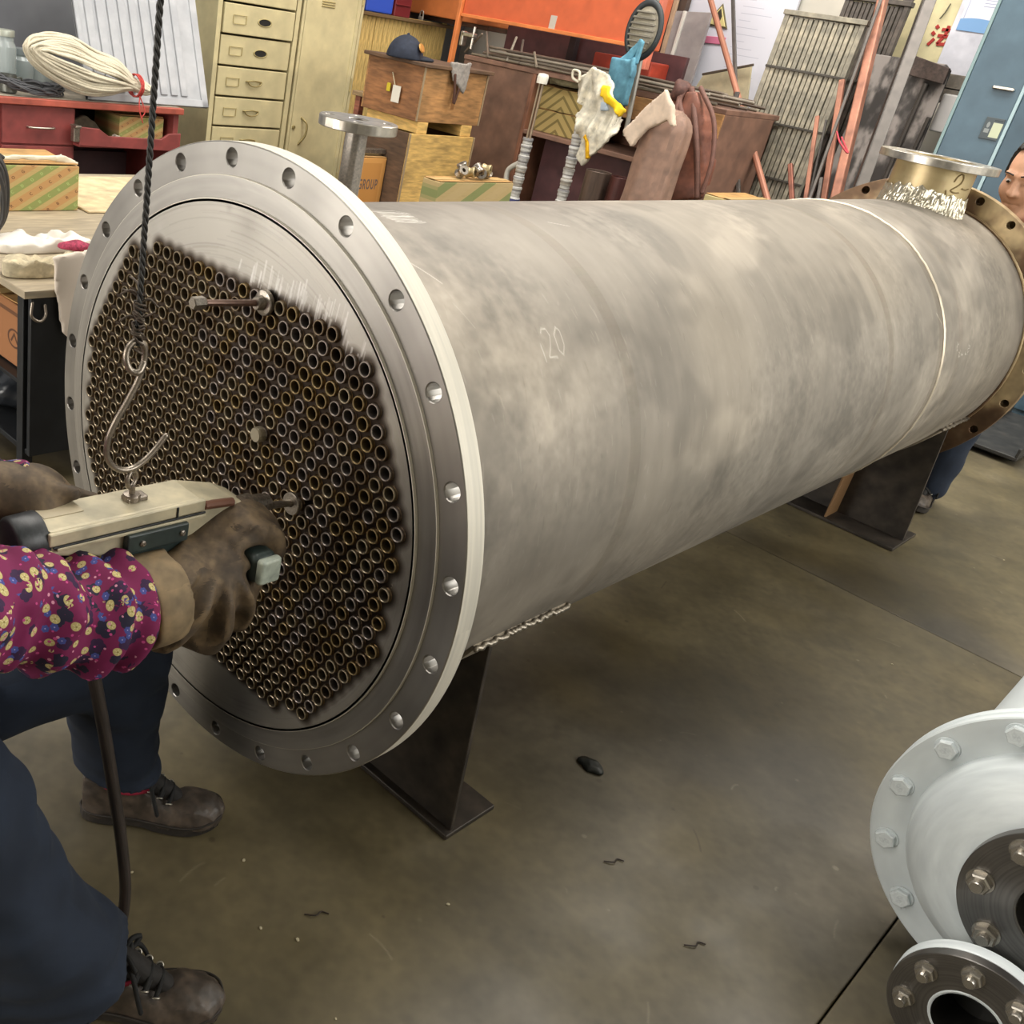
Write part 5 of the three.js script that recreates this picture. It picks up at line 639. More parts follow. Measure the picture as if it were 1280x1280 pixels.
{ const a = [4.6, 0.97, -2.841], b = [4.6, 1.34, -2.928], c = [4.6, 1.058, -2.475], d = [4.6, 1.421, -2.503];
  const t = pole('thin pole with white tape-wrapped handle and white knob standing before the rack', 4.6, a[2], .3, a[1], b[1], true); mk('blue_band', latheC([[.037, .56], [.041, .56], [.041, .6], [.037, .6]], 20), M(0x3a3f6e, .5), t); const v = [4.6, 0.738, -2.985]; mk('side_handle', tube([[0, .62, -.03], [.0, .68, -.09], [0, .76, -.1], [0, .82, -.03]], .018, 30, 8), M(0xb0aea6, .5), t);
  pole('taped pole carrying the white cloth with yellow patches', 4.6, c[2], .3, c[1] + .05, d[1] - .04, false);
  // white garment over the pole
  const X = 4.53, q = pts => pts.map(p => [p[2], p[1]]); const out = q([[4.53, 1.458, -2.486], [4.53, 1.452, -2.385], [4.53, 1.379, -2.291], [4.53, 1.263, -2.193], [4.53, 1.145, -2.157], [4.53, 1.052, -2.211], [4.53, 0.98, -2.291], [4.53, 0.904, -2.362], [4.53, 0.952, -2.427], [4.53, 1.063, -2.434], [4.53, 1.156, -2.484], [4.53, 1.238, -2.487], [4.53, 1.29, -2.559], [4.53, 1.351, -2.574], [4.53, 1.396, -2.541]]);
  const g = thing('cloth', 'white printed cloth with yellow patches draped over the taped pole', 'cloth', [X, out[7][1], out[0][0]]); mkW('fabric', drape(out, 'x', X, .013, { cell: .0085, fold: .13, freq: 13, seed: 12 }), MT(mottle(0xc9c3b2, .14, .15, 8, 222), .9), g);
  const yp = (pts, c, s, n) => mkW(n, drape(q(pts), 'x', X - .012, .02, { cell: .0085, fold: .13, freq: 13, seed: 12 }), M(c, .85), g);
  yp([[4.51, 1.378, -2.369], [4.51, 1.378, -2.317], [4.51, 1.324, -2.247], [4.51, 1.271, -2.172], [4.51, 1.228, -2.185], [4.51, 1.279, -2.248], [4.51, 1.315, -2.347]], 0xd9b411, 3, 'yellow_patch'); yp([[4.51, 1.077, -2.407], [4.51, 1.098, -2.348], [4.51, 1.041, -2.311], [4.51, 0.971, -2.287], [4.51, 0.96, -2.319], [4.51, 1.033, -2.35]], 0xd9a60e, 5, 'yellow_patch'); yp([[4.51, 1.29, -2.338], [4.51, 1.293, -2.27], [4.51, 1.249, -2.244], [4.51, 1.236, -2.314]], 0xa9b6c2, 3, 'grey_patch');
  const lp = [[4.52, 1.367, -2.524], [4.52, 1.383, -2.566], [4.52, 1.422, -2.573], [4.52, 1.42, -2.53], [4.52, 1.377, -2.516]]; mkW('loop', tube(lp, .008, 30, 6), MT(mottle(0xcac3b0, .1, .1, 8, 223), .9), g);
  const tl = q([[4.95, 1.531, -2.462], [4.95, 1.55, -2.428], [4.95, 1.47, -2.411], [4.95, 1.274, -2.412], [4.95, 1.243, -2.48], [4.95, 1.316, -2.555], [4.95, 1.434, -2.584], [4.95, 1.528, -2.58]]); const tb = thing('cloth_bag', 'teal cloth bag hanging on a strap from the round lamp', 'bag', [4.95, tl[5][1], tl[0][0]]); mkW('pouch', drape(tl, 'x', 4.95, .03, { cell: .012, fold: .05, seed: 31 }), MT(mottle(0x55879b, .15, .2, 8, 224), .85), tb); mkW('strap', [drape(q([[4.95, 1.491, -2.579], [4.95, 1.655, -2.449], [4.95, 1.643, -2.409], [4.95, 1.494, -2.497]]), 'x', 4.95, .012, { cell: .01, fold: .03, seed: 33 }), drape(q([[4.95, 1.518, -2.458], [4.95, 1.647, -2.44], [4.95, 1.643, -2.409], [4.95, 1.516, -2.41]]), 'x', 4.95, .012, { cell: .01, fold: .03, seed: 33 })], MT(mottle(0x5a8ea2, .15, .2, 8, 225), .85), tb);
}
{ const c = [5.1, 1.704, -2.529], t = thing('wall_lamp', 'round ribbed work lamp in a dark ring beside the orange cabinet', 'lamp', [5.1, c[1], c[2]]); const ring = N(new THREE.TorusGeometry(.125, .018, 10, 40)); ring.rotateY(PI / 2); ring.scale(1, 1.25, .9); mk('ring', ring, M(0x34383a, .5, .2), t); const dome = latheC([[.0001, -.03], [.07, -.024], [.115, 0], [.11, .02], [.0001, .03]], 32, 'x'); dome.scale(1, 1.25, .9); mk('lens', dome, MT(mottle(0x9d9684, .1, .1, 8, 227), .4), t);
  for (let k = -3; k <= 3; k++) { const w = Math.sqrt(1 - (k / 4.4) ** 2) * .1; mk('louvre', box(.02, .012, 2 * w * .9, -.032, k * .033, 0, { r: .005, rot: [0, 0, .3] }), M(0x6f6a5f, .5), t); } mk('stem', rod([.02, -.15, .02], [.06, -.62, .04], .016, 8), M(0x9a978f, .4, .5), t); mk('bracket', [rod([.02, .12, .01], [.05, .7, .03], .022, 8), box(.2, .03, .03, .1, .7, .03)], M(0x8a857c, .5, .4), t); }
// stacked leather goods
const M_lea = MT(mottle(0x866a5b, .22, .35, 6, 231), .65), M_lea2 = MT(mottle(0x7a4d3e, .3, .3, 6, 232), .6);
{ const X = 4.55, b = [4.55, 0.831, -1.838], tp = [4.55, 1.271, -1.87], r = .15, t = thing('leather_roll', 'upright brown leather roll with a cream cloth over its top', 'roll', [X, 0, b[2]]);
  mkW('roll', blobNet((x, y, z) => cap(x, y, z, [X, .14, b[2] - .02], [X, tp[1] - .06, tp[2] + .01], r + .01, r - .015) + .03 * n3(x * 6, y * 6, z * 6, 3) + .006 * Math.sin(Math.atan2(z - b[2], x - X) * 9 + y * 5), [X - .25, 0.0, b[2] - .35], [X + .25, tp[1] + .15, b[2] + .35], .016), M_lea, t);
  const q = pts => pts.map(p => [p[2], p[1]]); mkW('cloth', drape(q([[4.38, 1.433, -1.851], [4.38, 1.363, -1.779], [4.38, 1.25, -1.717], [4.38, 1.251, -1.753], [4.38, 1.279, -1.784], [4.38, 1.202, -1.902], [4.38, 1.103, -1.963], [4.38, 1.172, -2.032], [4.38, 1.313, -1.943]]), 'x', X - .165, .02, { cell: .011, fold: .06, freq: 6, seed: 3 }), MT(mottle(0xc7b3a0, .1, .2, 8, 233), .9), t); }
{ const X = 4.95, a = [4.95, 1.421, -2.014], b = [4.95, 0.869, -1.875], t = thing('leather_apron', 'reddish brown leather apron bundle with straps hanging beside the roll', 'apron', [X, b[1], b[2]]); const q = pts => pts.map(p => [p[2], p[1]]);
  mkW('body', drape(q([[4.95, 1.395, -2.092], [4.95, 1.438, -1.891], [4.95, 1.302, -1.802], [4.95, 1.065, -1.738], [4.95, 0.856, -1.747], [4.95, 0.767, -1.975], [4.95, 1.069, -2.051], [4.95, 1.252, -2.073]]), 'x', X, .07, { cell: .014, fold: .16, freq: 6, seed: 8 }), M_lea2, t);
  const s = [[[4.83, 1.429, -2.004], [4.79, 1.329, -1.976], [4.79, 1.2, -1.95]], [[4.83, 1.44, -1.938], [4.78, 1.207, -1.796], [4.8, 0.888, -1.676]], [[4.83, 1.457, -1.886], [4.8, 1.309, -1.73], [4.79, 1.102, -1.656], [4.8, 0.92, -1.656]], [[4.83, 1.434, -1.973], [4.81, 1.374, -1.983], [4.79, 1.294, -1.925]]]; s.forEach((p, i) => mkW('strap', tube(p, .014 + .004 * (i % 2), 30, 7), MT(mottle(0x6b4a40, .25, .1, 8, 234 + i), .7), t)); mkW('knot', blobNet((x, y, z) => Math.hypot(x - X + .1, y - a[1], z - a[2]) - .06 + .03 * n3(x * 18, y * 18, z * 18, 2), [X - .2, a[1] - .1, a[2] - .1], [X + .05, a[1] + .1, a[2] + .1], .009), MT(mottle(0x54362f, .3, .1, 8, 239), .7), t); }
for (const [u, r, c, lb] of [[742, .085, 0x6d5c52, 'dull brown upright pipe below the printed cloth'], [775, .07, 0x54302c, 'dark red upright pipe left of the leather roll']]) { const p = [4.95, 0.728, -2.476], z = u === 742 ? p[2] : [4.95, 0.769, -2.3][2]; tag(mk('steel_pipe', latheC([[r - .008, 0], [r, .002], [r, .86], [r - .002, .862], [r - .008, .86], [r - .008, 0]], 28, 'y', [4.95, 0, z]), MT(mottle(c, .3, .3, 8, 241), .5, .35)), lb, 'pipe'); }
carton('printed_carton', 'tan carton with green slanted bands lying behind the shell near the plywood crate', 3.17, 3.82, .50, .815, -2.42, -2.3, null);
{ const t = scene.children[scene.children.length - 1]; const m = cardMap(9, '#b09a6c', '#6f7d4c', '#b39c72', [' ', ' ']); t.children[0].material = MT(m, .85); tag(mk('packing_case', minmax(3.14, 3.86, 0, .498, -2.5, -2.25, { r: .006 }), M_plyD), 'low dark case under the green banded carton behind the shell', 'case');
  const fz = -2.36; const f = thing('pipe_fittings', 'heap of small metal fittings lying on the banded carton', 'fittings', [3.52, .828, fz]); const r = rng(12); for (let k = 0; k < 7; k++) { const g = latheC([[.012, -.025], [.028, -.025], [.03, -.02], [.024, 0], [.03, .02], [.028, .025], [.012, .025], [.012, -.025]], 14); g.rotateX(r() * 3); g.rotateZ(r() * 3); g.translate(-.12 + k * .04, .03 + .02 * (k % 2), (r() - .5) * .05); mk('fitting', g, [M_steel, M_ss, M_brass][k % 3], f); } }
// grating panels of parallel strips leaning on the far wall
function grating(name, label, X, tl, tr, bl, br, n, c, lean) { const t = thing(name, label, 'grating', [X, 0, (bl[2] + br[2]) / 2]); const ms = [0, 1, 2].map(k => MT(mottle(c, .3, .25, 8, 251 + k), .55, .25)); const y1 = (tl[1] + tr[1]) / 2, za = bl[2], zb = br[2], zt = tl[2] - bl[2]; const yb = 0.002;
  for (let k = 0; k < n; k++) { const u = (k + .5) / n, z0 = mix(za, zb, u), w = (zb - za) / n * .8; const edge = k === 0 || k === n - 1; const top = y1 + (edge ? .0 : -.02); const s = box(edge ? .05 : .035 + .012 * (k % 2), top - yb, edge ? w * 1.25 : w, 0, (top - yb) / 2, 0, { r: .003 }); s.applyMatrix4(new THREE.Matrix4().makeRotationZ(-lean)); s.translate(X, yb + .02, z0); mkW('strip', s, ms[k % 3], t); }
  for (const y of [.3, .62, .96, 1.29, 1.62]) if (y < y1 - .05) { const b = box(.012, .014, zb - za, -.03, y, (za + zb) / 2, { r: .002 }); b.applyMatrix4(new THREE.Matrix4().makeRotationZ(-lean)); b.translate(X, .02, 0); mkW('binding', b, M(0x4a4640, .6, .3), t); } { const b = box(.07, .03, zb - za + .02, 0, y1, (za + zb) / 2); b.applyMatrix4(new THREE.Matrix4().makeRotationZ(-lean)); b.translate(X, .02, 0); mkW('top_band', b, ms[0], t); } return t; }
grating('bar_grating', 'light grey panel of parallel steel strips leaning at the far wall', 5.95, [6.1, 1.94, -2.246], [6.1, 1.95, -1.779], [5.95, 0.949, -2.123], [5.95, 1.001, -1.587], 16, 0x9a9484, .07);
grating('bar_grating', 'dark grey brown panel of parallel strips behind the light grating', 6.3, [6.4, 2.067, -2.132], [6.4, 2.122, -1.645], [6.3, 1.083, -1.905], [6.3, 1.119, -1.494], 14, 0x5f5852, .05);
// leaning bars
function bar(label, a, b, w, d, mat, cat = 'bar', name = 'flat_bar') { const A = VA(a), B = VA(b), L = A.distanceTo(B), g = box(w, L, d, 0, L / 2, 0, { r: Math.min(w, d) * .2 }); g.applyQuaternion(new THREE.Quaternion().setFromUnitVectors(V(0, 1, 0), B.clone().sub(A).normalize())); g.translate(A.x, A.y, A.z); return tag(mk(name, g, mat), label, cat); }
const M_cop = MT(mottle(0xa8745f, .2, .3, 8, 261), .5, .25), M_copD = MT(mottle(0x865647, .2, .3, 8, 262), .45, .5), M_gry = MT(mottle(0x514d49, .12, .3, 8, 263), .45, .5), M_gryL = MT(mottle(0x5f5a56, .12, .3, 8, 264), .4, .5);
const low = (p, q) => { const t = (p[1] - .01) / (p[1] - q[1]); return [p[0] + (q[0] - p[0]) * t, .01, p[2] + (q[2] - p[2]) * t]; };
{ const mkbar = (lb, tpx, bpx, w, d, m, nm) => bar(lb, low(tpx, bpx), tpx, w, d, m, 'bar', nm);
  mkbar('tall wide copper bar leaning right of the gratings', [6.15, 2.188, -1.592], [5.7, 0.983, -1.232], .07, .055, M_cop); mkbar('shorter copper bar standing between the grating and the wide one', [5.9, 1.631, -1.54], [5.7, 0.966, -1.302], .03, .035, M_cop); mkbar('short thin copper bar nearest the light grating', [5.85, 1.408, -1.589], [5.7, 0.94, -1.413], .02, .025, M_cop); mkbar('stubby dark copper bar at the foot of the light grating', [5.75, 1.109, -1.607], [5.65, 0.916, -1.473], .03, .03, M_copD); mkbar('long thin grey bar leaning across the copper bars', [6.05, 2.093, -1.55], [5.6, 0.961, -1.347], .018, .018, M_gryL, 'round_bar'); mkbar('thin dark bar behind the short copper bars', [6, 1.391, -1.587], [5.8, 0.974, -1.438], .014, .014, M_gry, 'round_bar'); mkbar('short grey bar beside the shorter copper bar', [5.65, 1.083, -1.345], [5.6, 0.958, -1.298], .02, .02, M_gryL, 'round_bar');
  const t = thing('angle_bar', 'long grey steel angle bar leaning in front of the dark mottled sheet', 'bar', [5.6, 0, -1]); const A = VA(low([6.1, 2.17, -1.294], [5.6, 1.019, -1.081])), B = VA([6.1, 2.17, -1.294]), L = A.distanceTo(B); const s = [box(.07, L, .012, 0, L / 2, -.029, { r: .003 }), box(.012, L, .07, -.029, L / 2, 0, { r: .003 })]; const gq = new THREE.Quaternion().setFromUnitVectors(V(0, 1, 0), B.clone().sub(A).normalize()); s.forEach((g, i) => { g.rotateY(.5); g.applyQuaternion(gq); g.translate(A.x, A.y, A.z); mkW('flange', g, i ? M_gryL : M_gry, t); });
  const t2 = thing('angle_bar', 'short angle bar slanting behind the long grey one', 'bar', [6.3, 1, -1]); { const A2 = VA([6.55, 1.894, -1.645]), B2 = VA([6.55, 2.22, -1.537]), L2 = A2.distanceTo(B2); const q2 = new THREE.Quaternion().setFromUnitVectors(V(0, 1, 0), B2.clone().sub(A2).normalize()); [box(.06, L2, .01, 0, L2 / 2, -.03), box(.01, L2, .06, -.03, L2 / 2, 0)].forEach(g => { g.applyQuaternion(q2); g.translate(A2.x, A2.y, A2.z); mkW('flange', g, M_gryL, t2); }); }
  tag(mk('red_string', tube([[5.65, 1.349, -1.357], [5.6, 1.299, -1.296], [5.6, 1.249, -1.226], [5.62, 1.326, -1.305]], .006, 24, 5), M(0xb2404a, .8)), 'thin red string tied around the copper bars', 'string');
  tag(mk('copper_pipe', rod(low([6.4, 2.057, -2.918], [6, 1.449, -2.245]), [6.4, 2.057, -2.918], .02, 10), M_cop), 'thin copper pipe leaning before the safety board', 'pipe'); bar('thin pale rod crossing behind the copper pipe', low([6.5, 2.059, -2.767], [6.1, 1.517, -2.334]), [6.5, 2.059, -2.767], .025, .025, M_gryL, 'rod', 'round_bar'); bar('thin grey strip standing left of the light grating', low([5.85, 1.453, -2.165], [5.7, 0.895, -2.044]), [5.85, 1.453, -2.165], .02, .03, M_gryL, 'strip', 'flat_bar'); bar('dark rod laid across the cream panel', [6.35, 1.51, -2.723], [6.35, 1.629, -2.362], .016, .016, M(0x54493c, .6, .2), 'rod', 'round_bar');
}
// boards, posters and cabinet on the far wall
const flipZ = (g, z0, z1, y0, y1) => faceMapXY(g, z0, z1, y0, y1, 'z');
{ const X = 6.7, tl = [6.7, 1.987, -3.162], r = [6.7, 1.963, -2.459], bl = [6.7, 1.385, -2.991]; const z0 = tl[2] - .25, z1 = r[2] + .1, y0 = 1.15, y1 = 2.6, t = thing('safety_board', 'white safety board with a yellow warning triangle above a pink band', 'sign', [X, y0, (z0 + z1) / 2]);
  mkW('sheet', flipZ(minmax(X, X + .03, y0, y1, z0, z1), z0, z1, y0, y1), canvasMat(512, 768, (c, w, h) => { c.fillStyle = '#d9dbe6'; c.fillRect(0, 0, w, h); c.strokeStyle = '#b8bccb'; c.lineWidth = 2; for (let i = 0; i < 30; i++) { c.beginPath(); c.moveTo(w * .62, i * 24 + 10); c.lineTo(w * .62 + 40 + (i * 37) % 110, i * 24 + 10); c.stroke(); } }), t);
  const a = [6.68, 1.823, -2.886], b = [6.68, 1.997, -2.907], c = [6.68, 1.839, -3.013], d = [6.68, 1.833, -2.811];
  const P = [[6.68, 1.839, -3.013], [6.68, 1.831, -2.823], [6.68, 1.99, -2.917]].map(p => [p[2], p[1]]); mkW('triangle_border', slab(P, .012, 'x', X - .006), M(0x6b6448, .6), t); const G = [0, 1].map(i => (P[0][i] + P[1][i] + P[2][i]) / 3); mkW('triangle_field', slab(P.map(p => [G[0] + (p[0] - G[0]) * .82, G[1] + (p[1] - G[1]) * .82]), .012, 'x', X - .012), M(0xd9cc8c, .6), t); mkW('triangle_flame', slab([[G[0] - .02, G[1] - .03], [G[0] + .02, G[1] - .03], [G[0] + .03, G[1] + .02], [G[0] + .005, G[1] + .07], [G[0] - .025, G[1] + .02]], .01, 'x', X - .02), M(0x3a352b, .7), t);
  mkW('pink_band', slab([[6.7, 1.761, -3.042], [6.7, 1.775, -2.812], [6.7, 1.726, -2.813], [6.7, 1.711, -3.044]].map(p => [p[2], p[1]]), .012, 'x', X - .006), canvasMat(64, 16, (c, w, h) => { c.fillStyle = '#d67a9a'; c.fillRect(0, 0, w, h); }), t); }
{ const X = 6.45, t = bar('grey plank with a pale edge leaning left of the safety board', [6.35, .01, [6.35, 1.418, -2.923][2]], [6.6, 1.904, -3.076], .03, .3, MT(mottle(0x9b9594, .12, .4, 6, 271), .7), 'plank', 'plank'); bar('white edged narrow strip leaning on the left side of the grey plank', [6.33, .01, [6.33, 1.404, -3.003][2]], [6.58, 1.9, -3.138], .03, .025, M(0xd9d6cd, .6), 'strip', 'flat_bar'); bar('narrow tan board leaning between the brown panel and the plank', [6.35, .01, [6.35, 1.42, -3.049][2]], [6.6, 2.046, -3.251], .03, .035, MT(mottle(0xb89c80, .1, .4, 6, 272), .7), 'board', 'board');
  const p = [6.66, 1.643, -3.221], q = [6.66, 1.618, -3.4]; tag(mk('panel', minmax(6.62, 6.68, .3, 2.6, q[2] - .05, p[2] + .05), MT(mottle(0x54443b, .2, .5, 6, 273), .65)), 'dark brown tall panel between the round lamp and the planks', 'panel');
  const a = [6.38, 1.377, -2.912], b = [6.38, 1.489, -2.242]; tag(mk('cream_panel', slab([[[6.4, 1.512, -2.737][2], [6.4, 1.512, -2.737][1]], [[6.4, 1.623, -2.397][2], [6.4, 1.623, -2.397][1]], [b[2], b[1] - .5], [a[2], b[1] - .5]], .02, 'x', 6.4), MT(mottle(0xc9bd9c, .1, .3, 6, 274), .8)), 'cream panel standing low below the safety board', 'panel'); }
{ const X = 6.72, a = [6.72, 1.853, -1.7], b = [6.72, 1.877, -1.262], t = thing('notice_board', 'cream wall board with red painted writing beside the paper notice', 'sign', [X, a[1], (a[2] + b[2]) / 2]); const z0 = a[2] - .3, z1 = b[2] + .1, y0 = a[1] - .03, y1 = 2.7; mkW('sheet', minmax(X - .015, X + .02, y0, y1, z0, z1), MT(mottle(0xcfc59c, .08, .4, 6, 275), .7), t);
  const B = [[6.7, 1.917, -1.405], [6.7, 1.921, -1.275], [6.7, 2.051, -1.312]]; const cz = B[0][2], w = B[1][2] - B[0][2], y = B[0][1], h = B[2][1] - B[1][1]; const S = (u0, v0, u1, v1) => { const A = [X - .018, y + v0 * h, cz + u0 * w], Bq = [X - .018, y + v1 * h, cz + u1 * w]; return rodFlat(A, Bq, .02); };
  function rodFlat(A, Bq, th) { const va = VA(A), vb = VA(Bq), L = va.distanceTo(vb), g = box(.008, L, th, 0, L / 2, 0, { r: .002 }); g.applyQuaternion(new THREE.Quaternion().setFromUnitVectors(V(0, 1, 0), vb.clone().sub(va).normalize())); g.translate(va.x, va.y, va.z); return g; }
  mkW('red_character', [S(.02, .92, .16, .8), S(-.06, .62, .1, .5), S(-.04, .02, .16, .34), S(.34, .78, .86, .78), S(.6, .98, .6, .5), S(.26, .5, .96, .5), S(.56, .48, .36, .12), S(.36, .12, .84, .16), S(.74, .3, .92, .02)], M(0xa3261f, .6), t);
  mkW('hanging_wire', tube([[6.69, 2.163, -1.368], [6.69, 2.111, -1.38], [6.69, 2.077, -1.395]], .004, 12, 5), M(0x5a5648, .6), t); }
{ const X = 6.72, a = [6.72, 1.898, -1.311], b = [6.72, 1.781, -1.2], t = thing('paper_notice', 'white paper notice with a blue wave printed near its foot', 'poster', [X - .02, b[1], b[2]]); const z0 = [6.72, 1.908, -1.306][2], z1 = z0 + 1.1, y0 = b[1] - .02, y1 = 2.6;
  mkW('backing', minmax(X - .03, X - .018, y0, y1, z0, z1, { r: .003 }), MT(mottle(0xd3d3dc, .05, .4, 6, 276), .6), t); const p = [6.72, 2.026, -1.273], q0 = p[2], q1 = p[2] + .9, r0 = p[1], r1 = 2.5; mkW('print', flipZ(minmax(X - .036, X - .03, r0, r1, q0, q1, { r: .001 }), q0, q1, r0, r1), canvasMat(512, 512, (c, w, h) => { c.fillStyle = '#dfe0ec'; c.fillRect(0, 0, w, h); c.strokeStyle = '#aeb3cc'; c.lineWidth = 3; c.strokeRect(10, 6, w - 20, h - 16); c.fillStyle = '#9aa0bb'; for (let i = 0; i < 18; i++) c.fillRect(60, 30 + i * 19, 120 + (i * 53) % 170, 4); c.fillStyle = '#7fa8d6'; c.beginPath(); c.moveTo(0, h - 70); c.bezierCurveTo(w * .2, h - 110, w * .3, h - 40, w * .5, h - 50); c.lineTo(w, h - 60); c.lineTo(w, h); c.lineTo(0, h); c.fill(); }), t); }
{ const a = [6.2, 1.815, -1.452], b = [6.2, 1.825, -1.073], c = [6.2, 1.116, -0.942], z0 = a[2] - .1, z1 = b[2]; const g = new THREE.PlaneGeometry(1, 1); const t = thing('steel_sheet', 'dark mottled grey steel sheet standing behind the long angle bar', 'sheet', [6.2, 0, (z0 + z1) / 2]); const s = slab([[z0, .01], [z1 + .05, .01], [z1, a[1] - .03], [z1 - .04, a[1] + .0], [z0, a[1] - .005]], .02, 'x', 6.2); const p = s.attributes.position; for (let i = 0; i < p.count; i++) p.setX(i, p.getX(i) + .05 * p.getY(i)); mkW('sheet', s, MT(dataTex(256, 256, (u, v) => { const n = fbm(u * 14, v * 7, 14, 7, 5, 3), k = mix(.28, .64, sstep(.36, .62, n)); return [k, k * .95, k * .92]; }), .6, .2), t); mkW('rim', [slab([[z0 + .25, a[1] - .09], [z1 + .005, a[1] - .11], [z1 + .005, a[1] - .02], [z0 + .25, a[1] + .02]], .03, 'x', 6.24)], MT(mottle(0x4f423c, .3, .1, 8, 277), .7), t); mkW('stiffener', rod([6.22, .02, z1 - .13], [6.25, a[1] - .12, z1 - .1], .016, 8), M_gryL, t); mkW('stiffener', rod([6.2, .02, z1 - .05], [6.24, a[1] - .3, z1 + .0], .014, 8), M_gryL, t); }
{ const X = 6.05, a = [6.05, 2.166, -0.899], e = [6.05, 1.5, -0.548], t = thing('blue_cabinet', 'tall blue grey steel cabinet with a nameplate on its door', 'cabinet', [X + .3, 0, -.4]); const z0 = a[2], zs = [6.05, 1.403, -0.583][2], z1 = .75, M_bl = MT(mottle(0x4a606e, .1, .6, 6, 281), .45);
  mkW('carcass', minmax(X + .02, 6.68, 0, 2.45, z0, z1, { r: .008 }), M_bl, t); mkW('door', minmax(X, X + .02, .06, 2.42, z0 + .012, zs - .008, { r: .005 }), M_bl, t); mkW('door', minmax(X, X + .02, .06, 2.42, zs + .012, z1 - .01, { r: .005 }), MT(mottle(0x3e5462, .1, .6, 6, 282), .45), t); mkW('edge_trim', minmax(X - .008, X + .01, .06, 2.42, zs - .008, zs + .01, { r: .003 }), M(0x9fb6bc, .5), t); mkW('edge_trim', minmax(X - .002, X + .015, 0, 2.45, z0 - .008, z0 + .01, { r: .003 }), M(0x7d9496, .5), t);
  const p = [6.05, 1.46, -0.702], q = [6.05, 1.469, -0.478], r = [6.05, 1.578, -0.714]; mkW('nameplate', flipZ(minmax(X - .008, X, p[1], r[1], p[2], zs - .02, { r: .002 }), p[2], zs - .02, p[1], r[1]), canvasMat(256, 160, (c, w, h) => { c.fillStyle = '#4a5256'; c.fillRect(0, 0, w, h); c.fillStyle = '#9aa0a0'; c.font = 'bold 44px sans-serif'; c.fillStyle = '#858a8a'; c.beginPath(); c.arc(62, 56, 22, 0, 7); c.fill(); c.fillRect(30, 84, 70, 30); c.fillStyle = '#b9bfa4'; c.fillRect(122, 34, 134, 108); c.fillStyle = '#2d3133'; for (let i = 0; i < 8; i++) c.fillRect(128 + i * 15, 14, 10, 9); }), t); const h = [6.05, 1.732, -0.683]; mkW('handle', [box(.02, .02, .12, X - .012, h[1], h[2], { r: .008 })], M_ss, t); }
{ const z0 = [6.5, 1.759, -1.147][2]; for (let k = 0; k < 2; k++) { const p = k ? [6.45, 1.664, -1.051] : [6.45, 1.742, -1.085]; tag(mk('storage_tray', [minmax(6.4, 6.66, p[1] - .06, p[1] - .045, p[2] - .12, p[2] + .1), minmax(6.4, 6.415, p[1] - .06, p[1] + .03, p[2] - .12, p[2] + .1)], MT(mottle(0x6f675c, .25, .2, 8, 291), .6)), k ? 'lower grey tray between the mottled sheet and the blue cabinet' : 'upper grey tray between the mottled sheet and the blue cabinet', 'tray'); } const q = [6.4, 1.56, -1.033]; tag(mk('white_box', minmax(6.35, 6.6, q[1] - .12, q[1] + .1, q[2] - .05, q[2] + .06, { r: .01 }), M(0xc9c6c4, .7)), 'white box in the narrow gap left of the blue cabinet', 'box'); }
{ const a = [4.75, 0.905, -1.586], b = [4.75, 0.971, -1.306]; carton('cardboard_box', 'pale yellow cardboard box at the foot of the light grating', 4.7, 5.2, .62, a[1] + .02, a[2], b[2], null); const t = scene.children[scene.children.length - 1]; t.children[0].material = MT(mottle(0xb9ab7c, .12, .3, 8, 292), .85); tag(mk('packing_case', minmax(4.68, 5.2, 0, .618, a[2] - .02, b[2] + .02), M_plyD), 'dark packing case carrying the pale yellow box', 'case'); }
{ const a = [4.992, 0.1, 0.174]; tag(mk('steel_channel', [minmax(5.0, 5.98, .03, .05, .12, .42, { r: .004 }), minmax(5.0, 5.98, .05, .1, .12, .135, { r: .004 }), minmax(5.0, 5.98, .05, .1, .405, .42, { r: .004 }), minmax(5.1, 5.2, 0, .03, .14, .4), minmax(5.8, 5.9, 0, .03, .14, .4)], MT(mottle(0x3d3c3a, .25, .3, 8, 293), .5, .3)), 'dark steel channel lying on the floor beyond the far flange', 'channel'); }

// ---------- painted vessel and flanged spool at the right ----------
const M_paint = MT(mottle(0xd9e1e4, .05, .5, 6, 301), .38), M_brush = new THREE.MeshStandardMaterial({ map: dataTex(512, 512, (u, v) => { const x = u - .5, y = v - .5, r = Math.hypot(x, y) * 2, k = .46 + .07 * (vnoise(r * 90, 3, 400, 8, 2) - .5) + .05 * (fbm(u * 8, v * 8, 8, 8, 3, 4) - .5); return [k, k * .98, k * .96]; }), roughness: .32, metalness: .85 });
function hexBolt(r, h, washer = true) { const g = latheC([[.0001, -h], [r * .86, -h], [r, -h * .86], [r, 0], [.0001, 0]], 6, 'x'); g.applyMatrix4(new THREE.Matrix4()); const o = [g]; if (washer) o.push(latheC([[.0001, -.003], [r * 1.12, -.003], [r * 1.15, 0]], 20, 'x')); return mergeGeometries(o.map(N)); }
function nutBolt(r, h) { return mergeGeometries([hexBolt(r, h), latheC([[.0001, -h - .012], [r * .5, -h - .012], [r * .56, -h - .009], [r * .56, -h]], 14, 'x')].map(N)); }
const CY = .334, CZ = 1.383, CX = 1.024;
